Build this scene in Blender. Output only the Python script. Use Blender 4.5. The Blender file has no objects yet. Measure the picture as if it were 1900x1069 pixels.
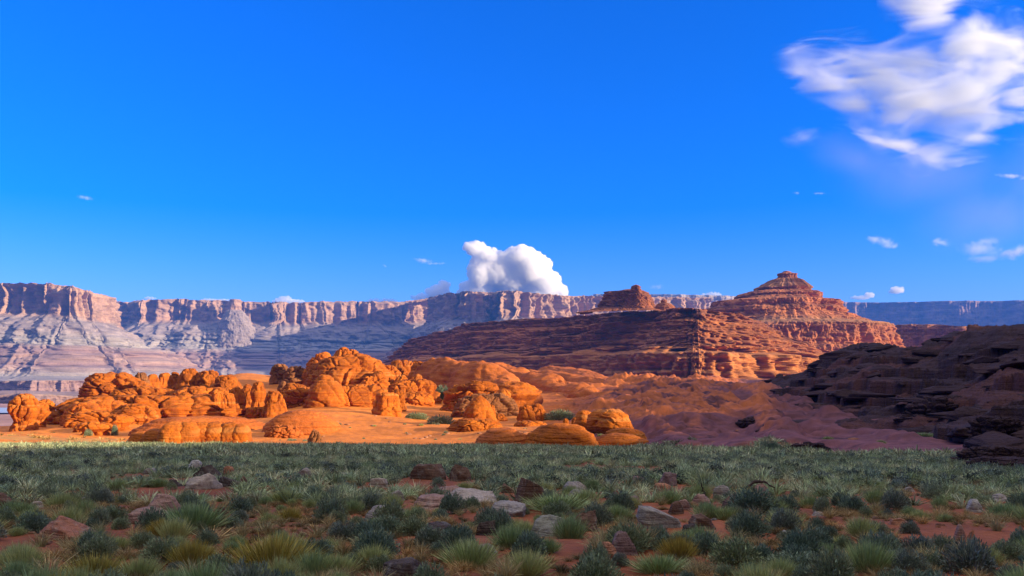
import bpy, math, random
import numpy as np
from math import radians, pi, sin, cos, tan

random.seed(7)
RNG = np.random.default_rng(11)
F, U0, VH = 1500.0, 950.0, 700.0          # photograph scale: focal length, centre column, horizon row
sc = bpy.context.scene
COL = sc.collection
f32 = np.float32

# ------------------------------------------------------------------ noise
def _hash(ix, iy, iz, seed):
    with np.errstate(over='ignore'):
        h = (ix.astype(np.uint32) * np.uint32(374761393) + iy.astype(np.uint32) * np.uint32(668265263)
             + iz.astype(np.uint32) * np.uint32(2246822519) + np.uint32((seed * 974711 + 1013) & 0xffffffff))
        h = (h ^ (h >> np.uint32(13))) * np.uint32(1274126177)
        h = (h ^ (h >> np.uint32(16))) * np.uint32(2654435769)
        h = h ^ (h >> np.uint32(15))
    return h

def _rnd(ix, iy, iz, seed):
    return _hash(ix, iy, iz, seed).astype(f32) / f32(4294967295.0)

def vnoise(x, y, z, seed=0):
    x, y, z = np.broadcast_arrays(np.asarray(x, f32), np.asarray(y, f32), np.asarray(z, f32))
    fx, fy, fz = np.floor(x), np.floor(y), np.floor(z)
    ix, iy, iz = fx.astype(np.int64), fy.astype(np.int64), fz.astype(np.int64)
    tx, ty, tz = x - fx, y - fy, z - fz
    q = lambda t: t * t * t * (t * (t * 6 - 15) + 10)
    tx, ty, tz = q(tx), q(ty), q(tz)
    r = 0
    for a in (0, 1):
        wx = tx if a else 1 - tx
        for b in (0, 1):
            wy = ty if b else 1 - ty
            for c in (0, 1):
                wz = tz if c else 1 - tz
                r = r + wx * wy * wz * _rnd(ix + a, iy + b, iz + c, seed)
    return r * 2 - 1

def fbm(x, y, z, octv=4, seed=0, gain=0.5, lac=2.03):
    s, a, n = 0, 1.0, 0
    for o in range(octv):
        s = s + a * vnoise(x, y, z, seed + o * 17)
        n += a; a *= gain
        x, y = (x * 0.8 - y * 0.6) * lac + 3.1, (x * 0.6 + y * 0.8) * lac + 7.7
        z = z * lac + 1.3
    return s / n * 1.6

def ridged(x, y, z, octv=4, seed=0):
    s, a, n = 0, 1.0, 0
    for o in range(octv):
        s = s + a * (1 - np.abs(vnoise(x, y, z, seed + o * 31) * 1.6).clip(0, 1))
        n += a; a *= 0.5
        x, y, z = x * 2.07 + 5.2, y * 2.07 + 1.7, z * 2.07 + 9.1
    return s / n

def worley(x, y, z, seed=0):
    x, y, z = np.broadcast_arrays(np.asarray(x, f32), np.asarray(y, f32), np.asarray(z, f32))
    fx, fy, fz = np.floor(x), np.floor(y), np.floor(z)
    ix, iy, iz = fx.astype(np.int64), fy.astype(np.int64), fz.astype(np.int64)
    f1 = np.full(x.shape, 9, f32); f2 = f1.copy(); cid = np.zeros(x.shape, f32)
    for a in (-1, 0, 1):
        for b in (-1, 0, 1):
            for c in (-1, 0, 1):
                jx, jy, jz = ix + a, iy + b, iz + c
                d = (np.sqrt((fx + a + _rnd(jx, jy, jz, seed) - x) ** 2 + (fy + b + _rnd(jx, jy, jz, seed + 1) - y) ** 2
                             + (fz + c + _rnd(jx, jy, jz, seed + 2) - z) ** 2))
                m = d < f1
                f2 = np.where(m, f1, np.minimum(f2, d))
                cid = np.where(m, _rnd(jx, jy, jz, seed + 3), cid)
                f1 = np.where(m, d, f1)
    return f1, f2, cid

def sstep(a, b, x):
    t = ((x - a) / (b - a)).clip(0, 1) if isinstance(x, np.ndarray) else min(1, max(0, (x - a) / (b - a)))
    return t * t * (3 - 2 * t)

def smooth(a, n=1):
    for _ in range(n):
        p = np.pad(a, (1, 1), mode='edge')
        a = 0.25 * p[:-2] + 0.5 * p[1:-1] + 0.25 * p[2:]
    return a

# ------------------------------------------------------------------ objects
def tag(o, label=None, cat=None, group=None, kind=None):
    if label: o['label'] = label
    if cat: o['category'] = cat
    if group: o['group'] = group
    o['kind'] = kind or 'thing'
    return o

def mesh_data(name, V, faces, mat, col=None, smooth_=True, attr=None):
    """V (n,3); faces: (m,k) array of equal sized faces, or a list of such arrays."""
    if not isinstance(faces, list): faces = [faces]
    me = bpy.data.meshes.new(name)
    V = np.asarray(V, f32)
    me.vertices.add(len(V)); me.vertices.foreach_set('co', V.ravel())
    li = np.concatenate([f.ravel() for f in faces]).astype(np.int32)
    tot = np.concatenate([np.full(len(f), f.shape[1], np.int32) for f in faces])
    me.loops.add(len(li)); me.loops.foreach_set('vertex_index', li)
    me.polygons.add(len(tot))
    st = np.zeros(len(tot), np.int32); st[1:] = np.cumsum(tot)[:-1]
    me.polygons.foreach_set('loop_start', st)
    me.polygons.foreach_set('loop_total', tot)
    me.polygons.foreach_set('use_smooth', np.full(len(tot), smooth_, bool))
    me.update(calc_edges=True)
    if col is not None:
        ca = me.attributes.new('Col', 'FLOAT_COLOR', 'POINT')
        c4 = np.ones((len(V), 4), f32); c4[:, :3] = col
        ca.data.foreach_set('color', c4.ravel())
    if mat: me.materials.append(mat)
    return me

def link(name, me, parent=None, loc=None):
    o = bpy.data.objects.new(name, me); COL.objects.link(o)
    if parent: o.parent = parent
    if loc is not None: o.location = loc
    return o

def grid_faces(R, C, wrap=False):
    i = np.arange(R * C).reshape(R, C)
    if wrap:
        j = np.roll(i, -1, axis=1)
        return np.stack([i[:-1], j[:-1], j[1:], i[1:]], -1).reshape(-1, 4)
    return np.stack([i[:-1, :-1], i[:-1, 1:], i[1:, 1:], i[1:, :-1]], -1).reshape(-1, 4)

def grid_obj(name, X, Y, Z, mat, col=None, wrap=False, flip=False):
    R, C = X.shape
    fc = grid_faces(R, C, wrap)
    if flip: fc = fc[:, ::-1]
    V = np.stack([X, Y, Z], -1).reshape(-1, 3)
    return link(name, mesh_data(name, V, fc, mat, None if col is None else col.reshape(-1, 3)))

# ------------------------------------------------------------------ materials
def new_mat(name, rough=0.9):
    m = bpy.data.materials.new(name); m.use_nodes = True
    nt = m.node_tree; b = nt.nodes['Principled BSDF']
    b.inputs['Roughness'].default_value = rough
    b.inputs['Specular IOR Level'].default_value = 0.15
    return m, nt, b

def N(nt, t, **kw):
    n = nt.nodes.new(t)
    for k, v in kw.items():
        if k in n.inputs: n.inputs[k].default_value = v
        else: setattr(n, k, v)
    return n

def mixc(nt, mode, fac, a, b):
    n = nt.nodes.new('ShaderNodeMix'); n.data_type = 'RGBA'; n.blend_type = mode
    for sock, v in ((n.inputs[0], fac), (n.inputs[6], a), (n.inputs[7], b)):
        if hasattr(v, 'is_output'): nt.links.new(v, sock)
        else: sock.default_value = v if not isinstance(v, tuple) or len(v) == 4 else (*v, 1)
    return n.outputs[2]

def ramp(nt, fac, stops):
    n = nt.nodes.new('ShaderNodeValToRGB'); el = n.color_ramp.elements
    while len(el) < len(stops): el.new(0.5)
    for e, (p, c) in zip(el, stops):
        e.position = p; e.color = (*c, 1) if len(c) == 3 else c
    nt.links.new(fac, n.inputs[0]); return n.outputs[0]

def coords(nt, scale, kind='world', rot=(0, 0, 0)):
    if kind == 'world': src = nt.nodes.new('ShaderNodeNewGeometry').outputs['Position']
    else: src = nt.nodes.new('ShaderNodeTexCoord').outputs['Object']
    m = nt.nodes.new('ShaderNodeMapping'); m.inputs['Scale'].default_value = scale; m.inputs['Rotation'].default_value = rot
    nt.links.new(src, m.inputs[0]); return m.outputs[0]

def noise(nt, vec, scale=1, detail=5, rough=0.55, dist=0):
    n = N(nt, 'ShaderNodeTexNoise', Scale=scale, Detail=detail, Roughness=rough, Distortion=dist)
    nt.links.new(vec, n.inputs['Vector']); return n.outputs['Fac']

def bump(nt, bsdf, height, dist, strength=1.0, prev=None):
    b = N(nt, 'ShaderNodeBump', Strength=strength, Distance=dist)
    nt.links.new(height, b.inputs['Height'])
    if prev is not None: nt.links.new(prev, b.inputs['Normal'])
    nt.links.new(b.outputs[0], bsdf.inputs['Normal']); return b.outputs[0]

def rock_mat(name, stops, size=1.0, strata=3.0, pits=0.0, kind='world', bumpd=0.12, rndm=0.0, vcol=False, layer=0.35, tilt=0.0, lichen=0.0, varnish=0.0):
    """Layered sandstone: patchy tone, thin strata, dark pits; size = metres of one unit of detail."""
    m, nt, b = new_mat(name)
    c = coords(nt, (1 / size,) * 3, kind)
    cs = coords(nt, (0.12 / size, 0.12 / size, strata / size), kind, (0, tilt, 0))
    n1 = noise(nt, c, 0.35, 6, 0.6)
    n2 = noise(nt, cs, 1.0, 4, 0.6, 0.6)
    n3 = noise(nt, c, 4.0, 5, 0.65)
    add = N(nt, 'ShaderNodeMath', operation='MULTIPLY_ADD'); add.inputs[1].default_value = layer * 2
    nt.links.new(n2, add.inputs[0]); nt.links.new(n1, add.inputs[2])
    sub = N(nt, 'ShaderNodeMath', operation='ADD'); sub.inputs[1].default_value = -layer
    nt.links.new(add.outputs[0], sub.inputs[0])
    base = ramp(nt, sub.outputs[0], stops)
    if vcol:
        at = N(nt, 'ShaderNodeAttribute', attribute_name='Col')
        base = mixc(nt, 'MULTIPLY', 1.0, at.outputs['Color'], base)
    fine = ramp(nt, n3, [(0.3, (0.72, 0.72, 0.72)), (0.6, (1.05, 1.05, 1.05))])
    base = mixc(nt, 'MULTIPLY', 0.9, base, fine)
    if pits:
        v = N(nt, 'ShaderNodeTexVoronoi', Scale=2.2); nt.links.new(c, v.inputs['Vector'])
        pm = ramp(nt, v.outputs['Distance'], [(0.0, (0.25, 0.2, 0.2)), (pits, (0.4, 0.35, 0.35)), (pits + 0.06, (1, 1, 1))])
        base = mixc(nt, 'MULTIPLY', 1.0, base, pm)
    if varnish:                                              # dark desert varnish runs and a few pale beds
        v1 = ramp(nt, noise(nt, coords(nt, (.55 / size, .55 / size, .07 / size), kind), 1.0, 6, .6, .3), [(.50, (0, 0, 0)), (.68, (1, 1, 1))])
        vm = N(nt, 'ShaderNodeMath', operation='MULTIPLY'); vm.inputs[1].default_value = varnish; nt.links.new(v1, vm.inputs[0])
        v2 = ramp(nt, noise(nt, coords(nt, (.03 / size, .03 / size, .9 / size), kind), 1.0, 2, .5, .2), [(.62, (0, 0, 0)), (.70, (1, 1, 1))])
        vp = N(nt, 'ShaderNodeMath', operation='MULTIPLY'); vp.inputs[1].default_value = varnish * .55; nt.links.new(v2, vp.inputs[0])
        base = mixc(nt, 'MIX', vm.outputs[0], base, (.17, .050, .014)); base = mixc(nt, 'MIX', vp.outputs[0], base, (.60, .30, .10))
    if lichen:
        l1 = ramp(nt, noise(nt, c, 1.1, 8, .7, .4), [(.54, (0, 0, 0)), (.60, (1, 1, 1))])
        l2 = ramp(nt, noise(nt, coords(nt, (1.7 / size, 1.3 / size, 1.5 / size), kind, (1, 2, 3)), 1.0, 8, .72, .6), [(.53, (0, 0, 0)), (.62, (1, 1, 1))])
        l1m = N(nt, 'ShaderNodeMath', operation='MULTIPLY'); l1m.inputs[1].default_value = lichen; nt.links.new(l1, l1m.inputs[0])
        l2m = N(nt, 'ShaderNodeMath', operation='MULTIPLY'); l2m.inputs[1].default_value = lichen; nt.links.new(l2, l2m.inputs[0])
        base = mixc(nt, 'MIX', l1m.outputs[0], base, (.085, .065, .055)); base = mixc(nt, 'MIX', l2m.outputs[0], base, (.33, .32, .27))
    if rndm:
        oi = nt.nodes.new('ShaderNodeObjectInfo')
        rr = ramp(nt, oi.outputs['Random'], [(0, (1 - rndm,) * 3), (1, (1 + rndm,) * 3)])
        base = mixc(nt, 'MULTIPLY', 1.0, base, rr)
    nt.links.new(base, b.inputs['Base Color'])
    p = bump(nt, b, n2, bumpd * size * 2.0, 0.9)
    bump(nt, b, n3, bumpd * size, 0.9, p)
    return m

def foliage_mat(name, stops, rndm=0.25):
    m, nt, b = new_mat(name, 0.75)
    at = N(nt, 'ShaderNodeAttribute', attribute_name='Col')
    oi = nt.nodes.new('ShaderNodeObjectInfo')
    base = ramp(nt, oi.outputs['Random'], stops)
    base = mixc(nt, 'MULTIPLY', 1.0, base, at.outputs['Color'])
    nt.links.new(base, b.inputs['Base Color'])
    b.inputs['Specular IOR Level'].default_value = 0.1
    return m

# ------------------------------------------------------------------ sun, sky, camera
SUN_AZ, SUN_EL = radians(104), radians(12.5)                 # azimuth clockwise from +Y
SUN = np.array([sin(SUN_AZ) * cos(SUN_EL), cos(SUN_AZ) * cos(SUN_EL), sin(SUN_EL)])
w = bpy.data.worlds.new('World'); sc.world = w; w.use_nodes = True
nt = w.node_tree; bg = nt.nodes['Background']
sky = nt.nodes.new('ShaderNodeTexSky'); sky.sky_type = 'NISHITA'; sky.sun_disc = False
sky.sun_elevation = SUN_EL; sky.sun_rotation = SUN_AZ
sky.air_density = 1.0; sky.dust_density = 0.3; sky.ozone_density = 3.0
hs = N(nt, 'ShaderNodeHueSaturation', Saturation=1.6)
nt.links.new(sky.outputs[0], hs.inputs['Color'])
deep = mixc(nt, 'MULTIPLY', 1.0, hs.outputs[0], (0.36, 0.405, 0.86))
hs2 = N(nt, 'ShaderNodeHueSaturation', Saturation=0.55)       # unseen sky retinted as added fill light: strong overhead, dim behind the viewer
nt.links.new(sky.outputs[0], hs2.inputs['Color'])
low_fill = mixc(nt, 'MULTIPLY', 1.0, hs2.outputs[0], (0.08, 0.066, 0.066))
high_fill = mixc(nt, 'MULTIPLY', 1.0, hs2.outputs[0], (3.7, 2.8, 2.0))
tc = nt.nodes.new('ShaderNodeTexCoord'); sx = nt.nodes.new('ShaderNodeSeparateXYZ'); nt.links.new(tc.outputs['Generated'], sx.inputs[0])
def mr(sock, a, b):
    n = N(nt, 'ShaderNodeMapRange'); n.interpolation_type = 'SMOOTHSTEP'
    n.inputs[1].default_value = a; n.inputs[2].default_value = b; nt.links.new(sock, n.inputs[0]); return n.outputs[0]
tint = mixc(nt, 'MIX', mr(sx.outputs['Y'], 0.35, -0.25), deep, low_fill)
tint = mixc(nt, 'MIX', mr(sx.outputs['Z'], 0.55, 0.9), tint, high_fill)
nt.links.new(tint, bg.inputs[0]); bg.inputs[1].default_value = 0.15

sl = bpy.data.lights.new('sun', 'SUN'); sl.energy = 5.0; sl.angle = radians(0.5); sl.color = (1.0, 0.78, 0.50)
so = link('sun', sl); so.rotation_euler = (pi / 2 - SUN_EL, 0, pi - SUN_AZ)
cd = bpy.data.cameras.new('camera'); cd.sensor_width = 36; cd.lens = 36 * F / 1900
cd.shift_y = (VH - 534.5) / 1900; cd.clip_start = 0.2; cd.clip_end = 60000
cam = link('camera', cd); cam.rotation_euler = (pi / 2, 0, 0); sc.camera = cam
sc.view_settings.view_transform = 'Standard'; sc.view_settings.look = 'None'
sc.view_settings.gamma = 1; sc.view_settings.exposure = 1.42
sc.cycles.use_denoising = True
sc.cycles.denoising_prefilter = 'ACCURATE'; sc.cycles.denoising_input_passes = 'RGB_ALBEDO_NORMAL'
sc.cycles.volume_bounces = 16
sc.cycles.max_bounces = 20
sc.cycles.diffuse_bounces = 3
sc.cycles.use_adaptive_sampling = False
sc.cycles.adaptive_threshold = 0.01

# ------------------------------------------------------------------ ground
GC = {
 -400: [(60, 842), (90, 830), (130, 818), (180, 805), (300, 830), (600, 812), (1300, 761), (3000, 726), (12000, 706.6)],
 0:    [(85, 830), (100, 826), (130, 814), (170, 800), (215, 786), (260, 800), (350, 850), (600, 832), (1300, 761), (3000, 726), (12000, 706.6)],
 250:  [(85, 830), (100, 827), (130, 812), (160, 799), (200, 783), (230, 766), (265, 748), (300, 738), (340, 748), (420, 800), (600, 815), (1300, 761), (3000, 726), (12000, 706.6)],
 450:  [(85, 831), (103, 826), (125, 815), (160, 795), (200, 775), (250, 757), (290, 738), (325, 708), (370, 694), (430, 697), (480, 730), (700, 800), (1300, 761), (3000, 726), (12000, 706.6)],
 600:  [(85, 831), (100, 827), (120, 817), (150, 797), (180, 776), (220, 757), (270, 738), (310, 714), (360, 706), (420, 716), (600, 760), (1300, 755), (3000, 724), (12000, 706.6)],
 850:  [(80, 833), (97, 829), (130, 812), (160, 796), (200, 776), (260, 752), (350, 727), (450, 712), (600, 720), (1300, 735), (3000, 722), (12000, 706.6)],
 1100: [(75, 836), (95, 831), (140, 808), (180, 786), (230, 760), (300, 735), (400, 713), (550, 704), (800, 711), (1300, 715), (3000, 715), (12000, 706.6)],
 1350: [(65, 841), (80, 834), (110, 815), (150, 790), (200, 765), (280, 735), (400, 713), (600, 706), (900, 706), (1500, 706), (3000, 706), (12000, 703)],
 1550: [(55, 848), (70, 840), (100, 813), (140, 786), (200, 756), (300, 727), (500, 711), (900, 706), (1500, 704), (3000, 704), (12000, 703)],
 1750: [(45, 857), (57, 848), (80, 822), (110, 796), (150, 766), (220, 736), (400, 716), (900, 706), (1500, 704), (3000, 704), (12000, 703)],
 1900: [(33, 876), (40, 867), (60, 842), (90, 812), (150, 770), (250, 735), (500, 715), (900, 706), (1500, 704), (3000, 704), (12000, 703)],
 2300: [(30, 880), (45, 862), (70, 835), (120, 800), (200, 765), (400, 730), (900, 710), (1500, 704), (3000, 704), (12000, 703)],
}
GU = np.array(sorted(GC), float)
GY = np.concatenate([[0.0], np.geomspace(2, 14000, 500)])
GT = []
for u in sorted(GC):
    ys, vs = np.array(GC[u]).T
    near = np.array([0, 2, 5, 10, 20, 30]); near = near[near < ys[0] - 3]
    yy = np.concatenate([near, ys]); zz = np.concatenate([-(1.7 + 0.0667 * near), (VH - vs) / F * ys])
    GT.append(smooth(np.interp(GY, yy, zz), 6))
GT = np.array(GT)

def base_z(x, y):
    x = np.asarray(x, float); y = np.asarray(y, float)
    r = np.hypot(x, y)
    yy = np.maximum(y, r * 0.5)
    u = np.clip(U0 + F * x / np.maximum(yy, 0.5), GU[0], GU[-1])
    iu = np.clip(np.searchsorted(GU, u) - 1, 0, len(GU) - 2)
    fu = (u - GU[iu]) / (GU[iu + 1] - GU[iu]); fu = fu * fu * (3 - 2 * fu)
    iy = np.clip(np.searchsorted(GY, yy) - 1, 0, len(GY) - 2)
    fy = ((yy - GY[iy]) / (GY[iy + 1] - GY[iy])).clip(0, 1)
    z = (GT[iu, iy] * (1 - fu) + GT[iu + 1, iy] * fu) * (1 - fy) + (GT[iu, iy + 1] * (1 - fu) + GT[iu + 1, iy + 1] * fu) * fy
    ang = np.degrees(np.arctan2(np.abs(x), y))
    wb = ((ang - 50) / 35).clip(0, 1)
    return z * (1 - wb) + (-1.8 - 0.012 * np.minimum(r, 1500)) * wb

def field_edge(u):
    return np.interp(u, [-400, 0, 200, 330, 500, 900, 1100, 1350, 1420, 1480, 1550, 1750, 1900, 2300],
                     [150, 150, 140, 104, 98, 98, 92, 78, 86, 80, 66, 54, 40, 32])

def base_hit(u, v):
    Y = np.geomspace(4, 700, 1500); vv = VH - F * base_z((u - U0) / F * Y, Y) / Y
    i = int(np.argmax(vv <= v)) if (vv <= v).any() else int(np.argmin(vv))
    return (u - U0) / F * Y[i], Y[i]
RIBS = [([(1115, 714), (1165, 714), (1215, 716), (1270, 722)], 12, 5.0), ([(1185, 724), (1240, 722), (1300, 730), (1345, 746)], 11, 4.0), ([(1120, 736), (1215, 742), (1290, 752), (1370, 764)], 10, 4.0),
        ([(1140, 762), (1215, 764), (1275, 774), (1335, 796)], 8, 3.4), ([(1290, 756), (1350, 768), (1400, 778), (1450, 792)], 7, 3.0), ([(1185, 790), (1225, 802), (1265, 820), (1290, 834)], 2.6, 1.5),
        ([(1370, 776), (1420, 792), (1455, 806), (1490, 826)], 3.2, 2.4), ([(1405, 740), (1450, 752), (1500, 762), (1560, 770)], 6, 2.2), ([(1340, 726), (1390, 730), (1440, 738), (1490, 744)], 8, 3.5),
        ([(1080, 776), (1120, 772), (1160, 778), (1210, 792)], 8, 3.6), ([(1200, 782), (1250, 788), (1300, 802), (1350, 822)], 5, 1.6), ([(1460, 800), (1540, 806), (1640, 812), (1720, 822)], 2.5, 1.2),
        ([(1060, 752), (1130, 752), (1190, 764), (1230, 780)], 8, 3.0), ([(1430, 770), (1500, 782), (1580, 790)], 4, 1.6), ([(1500, 826), (1580, 832), (1660, 838)], 2, .7), ([(1330, 812), (1400, 826), (1440, 836)], 2.5, .9),
        ([(1185, 798), (1230, 780), (1310, 766)], 9, 3.8), ([(1325, 792), (1365, 778), (1430, 764)], 8, 4.0), ([(1185, 750), (1250, 736), (1330, 722)], 12, 4.5), ([(1080, 792), (1130, 768), (1200, 755)], 9, 3.5), ([(1230, 730), (1290, 720), (1340, 712)], 12, 4.0)]
RIBW = []
def rib_relief(x, y):
    if not RIBW:
        for path, hw, rise in RIBS:
            P = np.array([base_hit(u, v) for u, v in path]); t = np.linspace(0, len(P) - 1, 24)
            RIBW.append((np.stack([np.interp(t, np.arange(len(P)), P[:, k]) for k in (0, 1)], -1), hw, rise))
    z = np.zeros_like(x); wig = 3.0 * fbm(x / 15, y / 15, 0, 3, 14)
    for P, hw, rise in RIBW:
        m = (x > P[:, 0].min() - 4 * hw) & (x < P[:, 0].max() + 4 * hw) & (y > P[:, 1].min() - 4 * hw) & (y < P[:, 1].max() + 4 * hw)
        if not m.any(): continue
        xx, yy = x[m], y[m]; best = np.full(xx.shape, 1e9); tt = np.zeros(xx.shape); sg = np.zeros(xx.shape)
        for i in range(len(P) - 1):
            d = P[i + 1] - P[i]; L2 = d @ d
            f = (((xx - P[i, 0]) * d[0] + (yy - P[i, 1]) * d[1]) / L2).clip(0, 1)
            ex, ey = xx - P[i, 0] - f * d[0], yy - P[i, 1] - f * d[1]; q = ex * ex + ey * ey
            c = q < best; best = np.where(c, q, best); tt = np.where(c, (i + f) / (len(P) - 1), tt); sg = np.where(c, np.sign(d[0] * ey - d[1] * ex), sg)
        r = (np.sqrt(best) * sg + wig[m] * hw / 8) / hw
        prof = np.where(r > 0, np.exp(-(np.abs(r) / .55) ** 2.2), np.exp(-(np.abs(r) / 1.0) ** 2.4))      # steep on one side
        tap = (np.minimum(tt, 1 - tt) * 4).clip(0, 1) ** .6
        z[m] = np.maximum(z[m], rise * prof * tap * (1 + .25 * fbm(xx / 7, yy / 7, 0, 4, 15)) * (.75 + .5 * ridged(xx * .62 / 5 - yy * .78 / 5, (xx * .78 + yy * .62) / 22, 0, 3, 17)))
    lay = z / .8 + .5 * fbm(x / 12, y / 12, 0, 2, 16)
    return z + np.where(z > .15, .35 * (np.floor(lay) + sstep(.55, .9, lay - np.floor(lay)) - lay), 0)

def relief(x, y):
    """small relief of the open ground, in metres"""
    r = np.hypot(x, y)
    z = 0.10 * fbm(x * 0.35, y * 0.35, 0.0, 4, 3) * sstep(3.0, 12.0, r) + 0.03 * fbm(x * 2.1, y * 2.1, 0.5, 2, 5)
    far = sstep(85.0, 130.0, r) * (1 - sstep(500.0, 900.0, r))
    z = z + far * 0.9 * fbm(x * 0.045, y * 0.045, 0.0, 4, 8)
    # slickrock grain: long low ribs falling to the right and towards the viewer
    u = U0 + F * x / np.maximum(y, 1)
    slick = far * sstep(980.0, 1080.0, u) * (1 - sstep(1500.0, 1620.0, u)) * (y > 10)
    a, b = x * 0.62 - y * 0.78, x * 0.78 + y * 0.62
    q = b * 0.11 + 0.7 * fbm(a * 0.02, b * 0.05, 2.0, 3, 12)
    rib = ridged(q, a * 0.012, 0.0, 3, 21)
    z = z + (rib_relief(x, y) if x.size > 1 else 0) * (r < 700)
    z = z + slick * (.30 * fbm(x / 3.5, y / 3.5, 0, 3, 18) + .5 * (vnoise(x / 5, y / 5, 0, 19) > .25) * sstep(.25, .45, vnoise(x / 5, y / 5, 0, 19)))
    z = z + slick * (1.3 * (rib - 0.55) + 0.9 * ridged(q * 3.3, a * 0.04, 4.0, 2, 22))
    return z

def ground_z(x, y):
    return base_z(x, y) + relief(np.asarray(x, float), np.asarray(y, float))

def hit(u, v, lo=4.0, hi=420.0):
    """first ground point seen at photograph pixel (u, v)"""
    Y = np.geomspace(lo, hi, 1500)
    z = base_z((u - U0) / F * Y, Y)
    vv = VH - F * z / Y
    i = np.argmax(vv <= v)
    if vv[i] > v: i = int(np.argmin(vv))
    y = Y[i]; x = (u - U0) / F * y
    return x, y, float(ground_z(np.array([x]), np.array([y]))[0])

a_in = np.radians(np.linspace(-37, 37, 860)); a_out = np.radians(np.linspace(37, 323, 150)[1:-1])
AZ = np.concatenate([a_in, a_out])
RR = np.concatenate([np.geomspace(1.5, 60, 230), np.geomspace(60, 480, 330)[1:], np.geomspace(480, 9600, 90)[1:]])
A, Rg = np.meshgrid(AZ, RR)
GX, GYY = Rg * np.sin(A), Rg * np.cos(A)
GZ = ground_z(GX, GYY)
Ug = U0 + F * GX / np.maximum(GYY, 1)
n_a = fbm(GX * 0.12, GYY * 0.12, 0, 4, 40); n_b = fbm(GX * 0.9, GYY * 0.9, 0, 3, 41); n_c = fbm(GX * 0.03, GYY * 0.03, 0, 3, 42)
soil = np.array([0.25, 0.080, 0.034]); sand = np.array([0.70, 0.22, 0.035]); purple = np.array([0.165, 0.062, 0.066])  # purple: reddish ground with its bluish shade painted into the colour
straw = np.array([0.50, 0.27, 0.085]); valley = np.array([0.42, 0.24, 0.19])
def lerp(a, b, t): return a + (b - a) * t[..., None]
col = np.broadcast_to(soil, GX.shape + (3,)) * (1 + 0.25 * n_b + 0.2 * n_a)[..., None]
edge = field_edge(Ug)
beyond = sstep(-6.0, 8.0, GYY - np.minimum(edge, 100) + 6 * n_a)
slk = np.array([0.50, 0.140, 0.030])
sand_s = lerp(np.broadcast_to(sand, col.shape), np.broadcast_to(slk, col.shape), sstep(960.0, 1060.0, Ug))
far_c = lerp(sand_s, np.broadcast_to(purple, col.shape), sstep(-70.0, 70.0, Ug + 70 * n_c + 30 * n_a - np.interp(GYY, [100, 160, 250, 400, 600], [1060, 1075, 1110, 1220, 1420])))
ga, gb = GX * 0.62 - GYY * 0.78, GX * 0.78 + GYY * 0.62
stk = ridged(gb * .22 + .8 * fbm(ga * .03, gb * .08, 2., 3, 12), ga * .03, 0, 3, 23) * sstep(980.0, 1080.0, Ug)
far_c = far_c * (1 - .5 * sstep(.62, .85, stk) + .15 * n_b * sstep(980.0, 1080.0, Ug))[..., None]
rib_sun = .6 * sstep(.8, 2.0, rib_relief(GX, GYY)) * (1 - sstep(1400.0, 1470.0, Ug))  # orange slickrock on rib tops, painted to stand for sunlit streaks
far_c = lerp(far_c, slk * np.ones(far_c.shape) * (1 + .2 * n_b)[..., None] * 1.15, rib_sun * (1 - sstep(.48, .70, stk + .15 * n_a)))
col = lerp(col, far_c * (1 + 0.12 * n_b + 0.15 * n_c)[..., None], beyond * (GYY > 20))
st = (GYY > 85) * (GYY < 150) * (1 - sstep(240.0, 340.0, Ug)) * sstep(-0.3, 0.3, n_a + 0.5 * np.sin(GYY * 0.25))
col = lerp(col, np.broadcast_to(straw, col.shape), st * 0.8)
col = lerp(col, np.broadcast_to(valley, col.shape) * (1 + 0.3 * n_c)[..., None], sstep(420.0, 700.0, GYY) * (1 - sstep(900.0, 1100.0, Ug)))
M_ground = rock_mat('ground_soil', [(0.25, (0.78, 0.78, 0.78)), (0.75, (1.12, 1.12, 1.12))], size=0.6, strata=0.5, vcol=True, bumpd=0.06, layer=0.15)
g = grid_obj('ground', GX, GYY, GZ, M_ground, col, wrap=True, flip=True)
tag(g, 'red desert ground of the scrub flat running back to orange sand and slickrock', 'ground', kind='structure')

# ------------------------------------------------------------------ cliffs and mesas (swept along their rim)
def tier_offset(h, d, a, b, mask, tiers, seed, scale=1.0):
    """staircase of risers and treads; every tier has an outline of its own. tiers = (count, riser share, amplitude, length)"""
    nT, rs, amp, ln = tiers
    rg = np.random.default_rng(seed); cuts = np.sort(np.concatenate([[0, 1], (np.arange(1, nT) + rg.uniform(-.49, .49, nT - 1)) / nT]))
    hc = (1 - h).clip(0, .9999)
    k = np.searchsorted(cuts, hc, side='right') - 1
    lo, hi = cuts[k], cuts[np.minimum(k + 1, nT)]
    f = (hc - lo) / (hi - lo)                                   # 0 at the lip of a tier, 1 at its foot
    dcol = d[:, 0]; order = np.argsort((1 - h)[:, 0]); hx = (1 - h)[:, 0][order]; dx = dcol[order]
    dlo, dhi = np.interp(lo, hx, dx), np.interp(hi, hx, dx)
    st = dlo + (dhi - dlo) * sstep(rs, 1.0, f)
    def outline(kk): return amp * (fbm(a / ln, b / ln, kk * 7.7 + 0 * a, 3, seed + 80) + .6 * fbm(a / (ln * .3), b / (ln * .3), kk * 5.3 + 0 * a, 3, seed + 83) + .7 * (worley(a / (ln * .2), b / (ln * .2), kk * 3.0 + 0 * a, seed + 86)[2] - .5))
    w_ = sstep(rs, 1.0, f)
    mask = mask * (.3 + .7 * sstep(-.45, .1, fbm(a / (2.2 * ln), b / (2.2 * ln), h * 3.0 + 0 * a, 3, seed + 88)))
    return ((st - d) * scale + outline(k.astype(float)) * (1 - w_) + outline(k + 1.0) * w_) * mask.clip(0, 1)

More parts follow.
